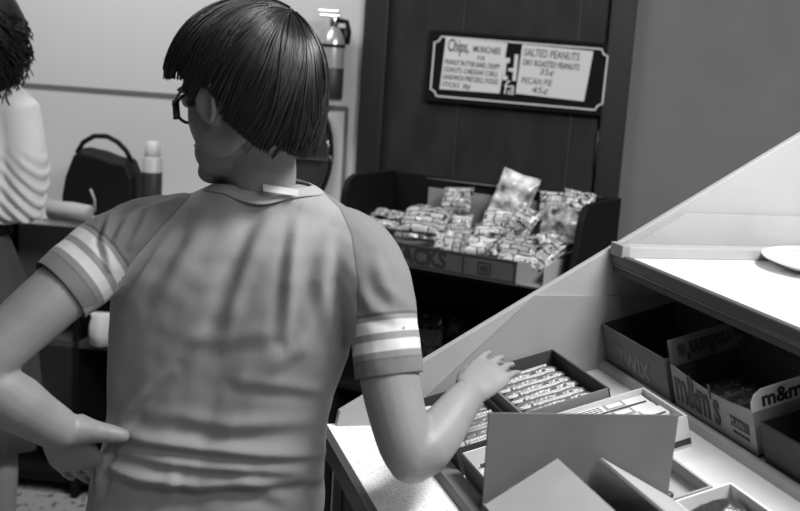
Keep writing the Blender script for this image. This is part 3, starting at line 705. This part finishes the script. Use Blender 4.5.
# ---- the boy
by0 = at(210, 500, 1.57)
boy = empty('person', T(by0.x, 1.57, 0), 'boy in grey raglan T-shirt with striped sleeves, seen from behind, reaching over candy', 'person')
BO = T(-by0.x, -1.57, 0)
B = MB()
TY = 1.56
TOR = [(520, 90, 322, .098), (508, 88, 324, .096), (480, 91, 324, .093), (450, 101, 326, .088), (425, 109, 327, .086), (400, 110, 333, .087), (370, 109, 343, .090), (340, 110, 353, .096),
       (300, 113, 362, .102), (270, 118, 370, .102), (245, 124, 376, .096), (226, 138, 370, .086), (210, 160, 350, .072), (199, 180, 335, .067), (192, 194, 324, .063), (186, 208, 308, .058)]
def torso(mb, grow, rows, n=48):
    rings = []
    for y, xl_, xr_, d in rows:
        A = V((xl_, y, TY)); Bq = V((xr_, y, TY)); c = (A + Bq) / 2; u = (Bq - A) / 2; L = u.length; u = u * ((L + grow) / L)
        ring = []
        for k in range(n):
            q = 2 * PI * k / n; cs, sn = math.cos(q), math.sin(q); e = .80
            ux = math.copysign(abs(cs) ** e, cs); vy = math.copysign(abs(sn) ** e, sn)
            # spine hollow and shoulder-blade fullness on the back (-Y side)
            dd = d + grow
            if vy < 0: dd *= 1 - .07 * math.exp(-(ux / .16) ** 2)
            ring.append(c + u * ux + Vector((0, dd * vy, 0)))
        rings.append(ring)
    mb.loft(rings)
torso(B, -.012, TOR[:-1])
bones(B, [(262, 230, 1.57, .040), (262, 200, 1.565, .046), (261, 172, 1.55, .050), (258, 140, 1.535, .050), (252, 100, 1.52, .05)])
# arms
bones(B, [(160, 235, 1.54, .045), (118, 246, 1.52, .046), (62, 291, 1.46, .0425), (18, 330, 1.425, .040), (-12, 360, 1.40, .0365), (-20, 378, 1.395, .036)])
bones(B, [(-22, 376, 1.395, .034), (-6, 388, 1.40, .037), (18, 404, 1.42, .0385), (38, 417, 1.44, .034), (60, 430, 1.457, (.030, .028))])
bones(B, [(330, 245, 1.55, .045), (368, 262, 1.53, .046), (384, 320, 1.50, .043), (390, 380, 1.475, .0415), (403, 435, 1.455, .039), (412, 458, 1.45, .036)])
bones(B, [(411, 456, 1.45, .035), (424, 449, 1.46, .0385), (440, 432, 1.49, .0345), (457, 409, 1.53, .029), (468, 395, 1.565, (.025, .023))])
B.ell(V((412, 466, 1.447)), (.026, .026, .024), 16, 10)
# right hand, held over the bars, fingers reaching forward
w1 = V((470, 393, 1.565)); t1_ = V((512, 350, 1.68)); d1 = (t1_ - w1).normalized()
hand(B, basis(w1, d1, Vector((0, 0, 1)).cross(d1) * 1 + Vector((0, 0, .35))), 1, .17, .92, thumb=(.95, .42, -.35))
# left hand on the hip, thumb to the back
w2 = V((58, 427, 1.455)); t2_ = V((98, 498, 1.545)); d2 = (t2_ - w2).normalized()
yv = Vector((1, -.1, .35)); hand(B, basis(w2, d2, yv), 1, .16, 1.05, thumb=(.20, .98, .12), tcurl=.2, ts=.68, spread=.1, tr=1.3)
# legs
for s_, xo in ((-1, -.075), (1, .075)):
    hp = by0 + Vector((xo, 0, .0)); kx = by0.x + xo * 1.15
    B.tube([(hp.x, 1.57, by0.z + .03), (hp.x, 1.56, by0.z - .10), (kx, 1.55, .42), (kx, 1.56, .38), (kx, 1.58, .22), (kx, 1.58, .07), (kx, 1.56, .04)], [.075, .075, .052, .048, .046, .034, .034], 18)
    B.ell((kx, 1.61, .04), (.036, .095, .035), 16, 10)
# head
HC = V((248, 80, 1.52)); PHI = 56
HM = T(*HC) @ Rz(90 + PHI) @ Ry(8)                     # local x = face direction, y = his left, z = up
def H(mb, c, r, R=None): mb.ell((0, 0, 0), r, 28, 18, M=HM @ T(*c) @ (R or Matrix.Identity(4)))
H(B, (-.006, 0, .012), (.096, .076, .088)); H(B, (.034, 0, -.045), (.060, .060, .070)); H(B, (.050, 0, -.094), (.043, .043, .036)); H(B, (.076, 0, -.121), (.020, .024, .018))
H(B, (.020, .040, -.060), (.045, .026, .045)); H(B, (.020, -.040, -.060), (.045, .026, .045))
B.tube([HM @ Vector(p) for p in ((.086, 0, -.018), (.097, 0, -.038), (.103, 0, -.054), (.094, 0, -.062))], [.007, .009, .010, .008], 12)
H(B, (.088, 0, -.084), (.010, .022, .006)); H(B, (.086, 0, -.094), (.010, .018, .006))
H(B, (.082, .03, -.008), (.012, .022, .006)); H(B, (.082, -.03, -.008), (.012, .022, .006))
for s_ in (1, -1):
    H(B, (.000, s_ * .079, -.028), (.021, .007, .034), Rx(-14 * s_) @ Rz(18 * s_))
    B.tube([HM @ Vector((.0 + .017 * math.cos(q) - .002, s_ * (.085 + .004 * (q < 3.5)), -.026 + .031 * math.sin(q))) for q in (.2 + k * .45 for k in range(11))], .0046, 8)
body = remeshed(B, 'body', M_skin, .0038, 4, boy); body.matrix_local = BO
def bpart(o): o.parent = boy; o.matrix_local = BO; return o
for s_ in (1, -1):
    m = MB(); m.ell((0, 0, 0), (.011, .011, .011), 16, 12, M=HM @ T(.083, s_ * .030, -.022)); bpart(m.build('eye', mat('eye_white', .6, .2), boy))
# glasses
gl = MB()
for s_ in (1, -1):
    gl.tube([HM @ Vector((.083, s_ * (.033 + .023 * math.cos(q)), -.034 + .019 * math.sin(q))) for q in (2 * PI * k / 20 for k in range(21))], .0022, 8)
    gl.tube([HM @ Vector(p) for p in ((.083, s_ * .056, -.030), (.076, s_ * .068, -.028), (.05, s_ * .079, -.014), (.0, s_ * .083, -.008), (-.018, s_ * .082, -.03))], .002, 8)
gl.tube([HM @ Vector((.092, y_, -.030)) for y_ in (-.01, 0, .01)], .0022, 8)
gl.tube([HM @ Vector(p) for p in ((.083, .056, -.022), (.083, .056, -.048))], .005, 8)
bpart(gl.build('glasses', mat('spectacle_frame', .03, .3), boy))

# hair: strands that fan out from the crown
def hair_surface(d, grow=0.0):
    """point on the hair volume in head coordinates along direction d from the head centre"""
    x, y, z = d
    rx = .113 if x < 0 else .124; rz_ = .106 if z > 0 else .175
    r = 1 / math.sqrt((x / rx) ** 2 + (y / .094) ** 2 + (z / rz_) ** 2)
    return Vector((x, y, z)) * (r + grow)
def hairline(az):
    """lowest local z of the hair at azimuth az (0 = face, 180 = nape)"""
    a_ = abs(math.degrees(az))
    pts = [(0, .014), (35, .012), (52, .014), (66, .010), (75, -.042), (81, -.042), (88, -.012), (100, -.020), (112, -.062), (125, -.090), (145, -.101), (180, -.106)]
    for (a0, z0), (a1, z1) in zip(pts, pts[1:]):
        if a_ <= a1: return z0 + (z1 - z0) * (a_ - a0) / (a1 - a0)
    return -.11
crown = Vector((-.62, -.18, .78)).normalized()
ca = crown.orthogonal().normalized(); cb = crown.cross(ca)
def strand(beta, jit, lift, steps=22):
    out = []
    for k in range(steps + 1):
        al = .05 + (2.75) * k / steps
        bb = beta + .38 * (1 - math.exp(-al * 1.5)) + jit * al * .10 + .05 * math.sin(al * 3 + beta * 7)
        d = crown * math.cos(al) + (ca * math.cos(bb) + cb * math.sin(bb)) * math.sin(al)
        p = hair_surface(d, lift + .0025 * noise.noise(Vector((beta * 5, al * 1.5, 3.3))))
        az = math.atan2(p.y, p.x)
        zl = hairline(az) + .006 * noise.noise(Vector((beta * 14, jit * 2, 1))) + .004 * jit
        if k > 3 and p.z < zl:
            break
        out.append(p)
    return out
cap = MB(); nb = 120; cols = [strand(2 * PI * i / nb, 0, -.007) for i in range(nb)]
rings = []
for r_ in range(24):
    rings.append([HM @ c[min(int(r_ * (len(c) - 1) / 23 + .5), len(c) - 1)] for c in cols])
cap.loft(rings, caps=False)
hair_mb = MB()
hair_mb.v += cap.v; hair_mb.f += cap.f; hair_mb.mi += cap.mi; hair_mb.sm += cap.sm
for i in range(3600):
    beta = random.uniform(0, 2 * PI); cl = round(beta * 26) / 26; beta = cl + (beta - cl) * .65
    jit = random.gauss(0, .9) + 1.6 * noise.noise(Vector((cl * 6, 0, 0)))
    pts = strand(beta, jit, random.uniform(-.006, .002) + .006 * noise.noise(Vector((cl * 9, 2, 0))))
    if len(pts) < 4: continue
    n_ = len(pts); hair_mb.tube([HM @ p for p in pts], [.0011 * (1 - .6 * (k / n_) ** 3) for k in range(n_)], 4, caps=False)
bpart(hair_mb.build('hair', M_hair, boy))

# T-shirt
S_ = MB()
torso(S_, 0.0, TOR)
bones(S_, [(185, 236, 1.55, .062), (150, 238, 1.535, .060), (112, 252, 1.51, .056), (84, 272, 1.485, .051), (61, 291, 1.462, .0495)])
bones(S_, [(318, 244, 1.55, .062), (350, 254, 1.54, .060), (371, 282, 1.52, .057), (383, 330, 1.50, .050), (389, 376, 1.48, .0475)])
# flat cuffs: cut the rounded ends off after remeshing
shirt = remeshed(S_, 't_shirt', M_skin, .0042, 5, boy)
CUFF = {'L': (V((61, 291, 1.462)), (V((61, 291, 1.462)) - V((100, 260, 1.498))).normalized()), 'R': (V((389, 376, 1.48)), (V((389, 376, 1.48)) - V((383, 330, 1.50))).normalized())}
bm = bmesh.new(); bm.from_mesh(shirt.data)
for kx_, (pp, nn) in CUFF.items():
    geom = [v for v in bm.verts if (v.co - pp).length < .085 and (project(v.co)[0] < 98 if kx_ == 'L' else project(v.co)[0] > 354)]; gs = set(geom)
    ed = [e for e in bm.edges if e.verts[0] in gs and e.verts[1] in gs]; fc = [f_ for f_ in bm.faces if all(v in gs for v in f_.verts)]
    bmesh.ops.bisect_plane(bm, geom=geom + ed + fc, plane_co=pp, plane_no=nn, clear_outer=True)
hemz = at(205, 509, TY).z
bmesh.ops.bisect_plane(bm, geom=bm.verts[:] + bm.edges[:] + bm.faces[:], plane_co=(0, 0, hemz), plane_no=(.055, 0, -1), clear_outer=True)
bmesh.ops.recalc_face_normals(bm, faces=bm.faces)
bm.to_mesh(shirt.data); bm.free()
FOLDS = [  # polyline in photo coordinates on the back, half width (px), height (m); each is a real crease of the cloth
    ([(108, 428), (150, 440), (200, 446), (260, 452), (322, 452)], 7, .010), ([(112, 446), (160, 458), (220, 464), (300, 470)], 6, .007),
    ([(100, 462), (140, 478), (200, 486), (322, 478)], 6, .007), ([(150, 412), (230, 424), (320, 420)], 8, .004), ([(100, 470), (150, 474), (240, 470), (322, 462)], 16, .007),
    ([(240, 380), (290, 385), (338, 392)], 7, .003), ([(113, 434), (135, 405), (170, 370)], 6, .004),
    ([(298, 222), (292, 270), (286, 335)], 7, .0055), ([(272, 215), (250, 262), (236, 300), (226, 336)], 9, .0055), ([(205, 215), (190, 250), (160, 300)], 9, .005),
    ([(330, 235), (322, 280), (330, 330)], 8, .004), ([(180, 225), (150, 262), (128, 300)], 7, .006), ([(112, 430), (150, 380), (200, 330)], 9, .0045),
    ([(180, 335), (220, 340), (270, 330)], 9, .002), ([(325, 300), (300, 345), (250, 385)], 9, .004), ([(96, 495), (105, 460), (108, 440)], 4, .006),
    ([(170, 500), (175, 470)], 6, .003), ([(160, 200), (128, 222), (112, 250)], 5, .007), ([(185, 196), (150, 214), (132, 245)], 5, .006), ([(112, 215), (104, 240), (110, 268)], 4, .006),
    ([(378, 262), (384, 285), (398, 300)], 7, .004), ([(362, 290), (372, 310), (400, 318)], 6, .003), ([(240, 480), (290, 500)], 8, .004)]
me = shirt.data
co = np.empty(len(me.vertices) * 3); me.vertices.foreach_get('co', co); co = co.reshape(-1, 3)
no = np.empty(len(me.vertices) * 3); me.vertices.foreach_get('normal', no); no = no.reshape(-1, 3)
d_ = co - np.array(CPOS); zc = d_ @ np.array(cf); PX = 400 + FPX * (d_ @ np.array(cr)) / zc; PY = 255.5 - FPX * (d_ @ np.array(cu)) / zc
disp = np.zeros(len(co))
back = np.clip((TY + .01 - co[:, 1]) / .05, 0, 1)
for pts, wd, hgt in FOLDS:
    best = np.full(len(co), 1e9); tt = np.zeros(len(co)); n_ = len(pts) - 1
    for i in range(n_):
        a0 = np.array(pts[i]); b0 = np.array(pts[i + 1]); ab = b0 - a0; t = np.clip(((PX - a0[0]) * ab[0] + (PY - a0[1]) * ab[1]) / (ab @ ab), 0, 1)
        dx = PX - a0[0] - t * ab[0]; dy = PY - a0[1] - t * ab[1]; dd = np.sqrt(dx * dx + dy * dy)
        sgn = np.sign(ab[0] * dy - ab[1] * dx); m_ = dd < np.abs(best); best = np.where(m_, dd * sgn, best); tt = np.where(m_, (i + t) / n_, tt)
    env = np.sin(np.clip(tt * .9 + .05, 0, 1) * PI) ** .6
    disp += back * hgt * env * (np.exp(-(best / wd) ** 2) - .55 * np.exp(-((best - wd * 1.7) / (wd * .9)) ** 2))
for i in range(len(co)):
    q = Vector(co[i]); disp[i] += .0022 * noise.noise(q * 14) + .0012 * noise.noise(q * 34)
co += no * disp[:, None] * 1.25; me.vertices.foreach_set('co', co.ravel()); me.update()
# cloth pattern: distance past the raglan seams and distance from the cuffs
def seam(y, pts): return np.interp(y, [p[1] for p in pts], [p[0] for p in pts])
ls = seam(PY, [(203, 180), (186, 200), (160, 228), (132, 262), (115, 290), (104, 302), (60, 318), (60, 600)])
rs = seam(PY, [(322, 190), (340, 208), (352, 236), (358, 280), (357, 330), (349, 385), (400, 400), (600, 600)])
sv = np.maximum(ls - PX, PX - rs)
ta = np.full(len(co), .5)
for kx_, (pp, nn) in CUFF.items():
    r_ = co - np.array(pp); al = -(r_ @ np.array(nn)); lat = np.linalg.norm(r_ + np.outer(al, np.array(nn)), axis=1)
    ok = (al < .14) & (lat < .075) & (sv > -2); ta = np.where(ok, al, ta)
at1 = me.attributes.new('seam', 'FLOAT', 'POINT'); at1.data.foreach_set('value', sv.astype(float)); at2 = me.attributes.new('cuff', 'FLOAT', 'POINT'); at2.data.foreach_set('value', ta.astype(float))
ms = bpy.data.materials.new('raglan_jersey'); ms.use_nodes = True; nt = ms.node_tree; bs = nt.nodes['Principled BSDF']; bs.inputs['Roughness'].default_value = .9
bs.inputs['Sheen Weight'].default_value = .1; bs.inputs['Specular IOR Level'].default_value = .2
def attr(n_):
    a_ = nt.nodes.new('ShaderNodeAttribute'); a_.attribute_name = n_; return a_.outputs['Fac']
def ramp(src, lo, hi, stops):
    mr = nt.nodes.new('ShaderNodeMapRange'); mr.inputs[1].default_value = lo; mr.inputs[2].default_value = hi; nt.links.new(src, mr.inputs[0])
    r = nt.nodes.new('ShaderNodeValToRGB'); r.color_ramp.interpolation = 'LINEAR'; el = r.color_ramp.elements
    while len(el) > 1: el.remove(el[0])
    for k, (p, v) in enumerate(stops):
        e = el[0] if k == 0 else el.new(p); e.position = p; e.color = (v, v, v, 1)
    nt.links.new(mr.outputs[0], r.inputs[0]); return r
cloth, sleeve = .30, .20
r1 = ramp(attr('seam'), -10, 10, [(0, cloth), (.44, cloth), (.48, .14), (.53, .14), (.57, sleeve), (1, sleeve)])
hem, wht, mid = .17, .62, .26
r2 = ramp(attr('cuff'), 0, .10, [(0, .10), (.02, hem), (.20, hem), (.215, .12), (.235, .22), (.31, .24), (.33, wht), (.46, wht), (.48, mid), (.56, mid), (.58, wht), (.72, wht), (.74, mid), (.79, mid), (.80, .12), (.83, .12), (.845, sleeve), (1, sleeve)])
gt = nt.nodes.new('ShaderNodeMath'); gt.operation = 'LESS_THAN'; gt.inputs[1].default_value = .09; nt.links.new(attr('cuff'), gt.inputs[0])
mx = nt.nodes.new('ShaderNodeMix'); mx.data_type = 'RGBA'; nt.links.new(gt.outputs[0], mx.inputs[0]); nt.links.new(r1.outputs[0], mx.inputs[6]); nt.links.new(r2.outputs[0], mx.inputs[7])
nt.links.new(mx.outputs[2], bs.inputs['Base Color'])
nn_ = nt.nodes.new('ShaderNodeTexNoise'); nn_.inputs['Scale'].default_value = 500; bmp = nt.nodes.new('ShaderNodeBump'); bmp.inputs['Strength'].default_value = .15; bmp.inputs['Distance'].default_value = .002
tcn = nt.nodes.new('ShaderNodeTexCoord'); nt.links.new(tcn.outputs['Object'], nn_.inputs['Vector']); nt.links.new(nn_.outputs['Fac'], bmp.inputs['Height']); nt.links.new(bmp.outputs[0], bs.inputs['Normal'])
me.materials.clear(); me.materials.append(ms); bpart(shirt)
# collar band and neck label
from mathutils.bvhtree import BVHTree
bvh = BVHTree.FromPolygons([v.co for v in me.vertices], [tuple(p.vertices) for p in me.polygons])
nc = V((264, 190, 1.55)); q = []; m = MB()
for k in range(60):
    th = 2 * PI * k / 60; r_ = 1.0
    px_ = nc + Vector((.076 * math.cos(th), .052 * math.sin(th), .25))
    hit = bvh.ray_cast(px_, Vector((0, 0, -1))); q.append(hit[0] + Vector((0, 0, .001)))
zz = [p.z for p in q]; q = [Vector((p.x, p.y, sum(zz[(i + j) % 60] for j in range(-3, 4)) / 7 + .001)) for i, p in enumerate(q)]
cp_ = [q[i * 5] for i in range(12)]
cc = sum(cp_, Vector()) / 12; rings = []
for i, p in enumerate(q):
    t = (q[(i + 1) % len(q)] - q[i - 1]).normalized(); out_ = (p - cc); out_.z = 0; out_ = (out_ - t * out_.dot(t)).normalized(); up = (Vector((0, 0, 1)) - out_ * 1.6).normalized()
    rings.append([p + up * .0105 * math.cos(a_) + out_ * .0034 * math.sin(a_) for a_ in (2 * PI * k / 10 for k in range(10))])
rings.append(rings[0]); m.loft(rings, caps=False)
bpart(m.build('collar', mat('collar_rib', .34, .9), boy))
tg = [V(p) for p in ((263, 184, 1.497), (299, 190, 1.497), (298, 196, 1.492), (263, 191, 1.490))]
m = MB().add([t for t in tg] + [t + Vector((0, .0015, 0)) for t in tg], [(0, 1, 2, 3), (7, 6, 5, 4), (0, 4, 5, 1), (1, 5, 6, 2), (2, 6, 7, 3), (3, 7, 4, 0)])
bpart(m.build('neck_label', mat('label_white', .6, .8), boy))
# trousers and shoes
J = MB()
rr = []
for z, gx, d in ((hemz + .05, .125, .085), (hemz + .01, .137, .088), (hemz - .06, .142, .092), (hemz - .12, .140, .09)):
    rr.append([Vector((by0.x + gx * math.cos(q), 1.565 + d * math.sin(q), z)) for q in (2 * PI * k / 32 for k in range(32))])
J.loft(rr[::-1])
for xo in (-.075, .075):
    kx = by0.x + xo * 1.15
    J.tube([(by0.x + xo * .95, 1.57, hemz - .04), (by0.x + xo, 1.565, hemz - .16), (kx, 1.555, .42), (kx, 1.575, .22), (kx, 1.58, .07)], [.082, .079, .062, .062, .064], 24)
bpart(remeshed(J, 'trousers', M_jeans, .006, 3, boy))
for xo in (-.075, .075):
    kx = by0.x + xo * 1.15; m = MB(); rings = []
    for y, w_, h_ in ((1.50, .026, .05), (1.51, .038, .075), (1.56, .042, .09), (1.63, .044, .068), (1.69, .046, .05), (1.735, .034, .035), (1.745, .018, .02)):
        rings.append([Vector((kx + w_ * math.cos(a_), y, max(0.001, h_ / 2 + h_ / 2 * math.sin(a_) * 1.1))) for a_ in (2 * PI * k / 20 for k in range(20))])
    m.loft(rings); bpart(m.build('shoe', M_shoe, boy))

# ---- the woman at the left edge
WY = 2.72
wx = at(-44, 225, WY).x
wo = empty('person', T(wx, WY, 0), 'woman with dark curly hair, pale blouse and dark skirt at the left edge', 'person')
WO = T(-wx, -WY, 0)
shz = at(15, 84, WY).z; wz = at(10, 226, WY).z
Wb = MB(); k2 = WY / FPX
def rings_of(mb, rows, n=36):
    mb.loft([[Vector((wx + ox + a_ * math.cos(q), WY + oy + b_ * math.sin(q), z)) for q in (2 * PI * k / n for k in range(n))] for z, a_, b_, ox, oy in rows])
rings_of(Wb, [(.70, .15, .10, 0, 0), (wz, .12, .085, 0, 0), (shz - .15, .145, .09, 0, 0), (shz - .03, .15, .075, 0, 0), (shz + .015, .07, .055, 0, 0)])
Wb.tube([(wx, WY, shz - .02), (wx, WY - .005, shz + .10)], [.05, .045], 16)
Wb.ell((wx + .03, WY - .005, shz + .15), (.075, .09, .105)); Wb.ell((wx + .02, WY + .07, shz + .09), (.05, .03, .05)); Wb.ell((wx + .03, WY + .09, shz + .12), (.012, .02, .018), 12, 8)
for s_ in (-1, 1):
    Wb.tube([(wx + s_ * .145, WY, shz - .04), (wx + s_ * .175, WY - .005, shz - .20), (wx + s_ * .16, WY - .02, wz + .04), (wx + s_ * .09, WY + .14, wz + .05), (wx + s_ * .03, WY + .24, wz + .09)], [.046, .040, .035, .030, .022], 16)
    hand(Wb, basis((wx + s_ * .03, WY + .24, wz + .09), (-.3 * s_, 1, .2), (-s_, 0, .6)), 1, .4, .95)
    Wb.tube([(wx + s_ * .07, WY, .75), (wx + s_ * .095, WY, .42), (wx + s_ * .11, WY - .012, .30), (wx + s_ * .11, WY, .07)], [.08, .055, .05, .034], 18)
    Wb.ell((wx + s_ * .11, WY + .045, .035), (.04, .11, .035))
wb = remeshed(Wb, 'body', M_skin, .006, 3, wo); wb.matrix_local = WO
def wpart(o): o.parent = wo; o.matrix_local = WO; return o
Bl = MB()
hipk = 1
rings_of(Bl, [(wz - .005, .128, .094, 0, 0), (wz + .03, .160, .115, 0, 0), (wz + .09, .168, .118, 0, 0), (shz - .15, .165, .108, 0, 0), (shz - .05, .165, .09, 0, 0), (shz - .005, .12, .072, 0, 0), (shz + .02, .065, .06, 0, 0)])
for s_ in (-1, 1):
    Bl.tube([(wx + s_ * .11, WY, shz - .035), (wx + s_ * .145, WY, shz - .065), (wx + s_ * .172, WY - .005, shz - .20), (wx + s_ * .165, WY - .02, wz + .06), (wx + s_ * .12, WY + .08, wz + .05)], [.055, .062, .060, .058, .046], 20)
bl = remeshed(Bl, 'blouse', mat('pale_blouse', .66, .85), .006, 4, wo)
for v in bl.data.vertices:
    q = Vector(v.co); amt = max(0, min(1, (wz + .20 - q.z) / .12))
    v.co += v.normal * (.007 * math.sin((q.x * 1.0 + q.z * .9 - q.y * .3) * 190 + 3 * noise.noise(q * 8)) * amt + .004 * noise.noise(q * 12))
wpart(bl)
# skirt with pleats
m = MB(); rings = []
for z, a_, b_ in ((wz + .005, .128, .096), (wz - .03, .130, .097), (.80, .178, .13), (.62, .20, .15), (.46, .215, .165), (wz - .56, .222, .172), (wz - .561, .212, .165)):
    rings.append([Vector((wx + a_ * math.cos(q) * (1 + (wz - z) * .06 * math.sin(14 * q)), WY + b_ * math.sin(q) * (1 + (wz - z) * .06 * math.sin(14 * q)), z)) for q in (2 * PI * k / 120 for k in range(120))])
m.loft(rings); wpart(m.build('skirt', mat('dark_skirt', .055, .85, noise_amt=.1), wo))
m = MB(); m.loft([[Vector((wx + a_ * math.cos(q), WY + b_ * math.sin(q), z)) for q in (2 * PI * k / 48 for k in range(48))] for z, a_, b_ in ((wz - .022, .132, .099), (wz - .018, .138, .104), (wz + .010, .137, .103), (wz + .014, .130, .097))])
wpart(m.build('belt', M_black, wo))
for s_ in (-1, 1):
    m = MB(); rings = []
    for y, w_, h_ in ((-.06, .026, .05), (-.04, .042, .08), (.02, .045, .07), (.08, .048, .06), (.14, .036, .04), (.16, .015, .02)):
        rings.append([Vector((wx + s_ * .11 + w_ * math.cos(a_), WY + y, max(.001, h_ / 2 + h_ / 2 * math.sin(a_) * 1.1))) for a_ in (2 * PI * k / 18 for k in range(18))])
    m.loft(rings); wpart(m.build('shoe', M_shoe, wo))
# curly hair
hm = MB(); hc = Vector((wx + .060, WY - .01, shz + .12))
hm.ell(hc + Vector((0.01, -.012, -.02)), (.108, .100, .150), 32, 20)
for i in range(1700):
    th = random.uniform(0, 2 * PI); ph = random.uniform(-.35, 1.5)
    p = hc + Vector((.092 * math.cos(th) * math.cos(ph), .095 * math.sin(th) * math.cos(ph) - .012, .125 * math.sin(ph)))
    if math.sin(th) > .5 and ph < .6 or p.z < shz + .03 and math.sin(th) > 0: continue
    pts = []; ph0 = random.uniform(0, 6); L = random.uniform(.06, .14); rr_ = random.uniform(.006, .013)
    out_ = (p - hc).normalized()
    for k in range(14):
        t = k / 13; pts.append(p + Vector((rr_ * math.cos(ph0 + t * 9), rr_ * math.sin(ph0 + t * 9), -L * t)) + out_ * (.004 + .010 * t * (1 if out_.z > 0 else .3)) + Vector((out_.x, out_.y, 0)) * max(0, out_.z) * .07 * t)
    hm.tube(pts, .0016, 4, caps=False)
wpart(hm.build('hair', M_hairdark, wo))
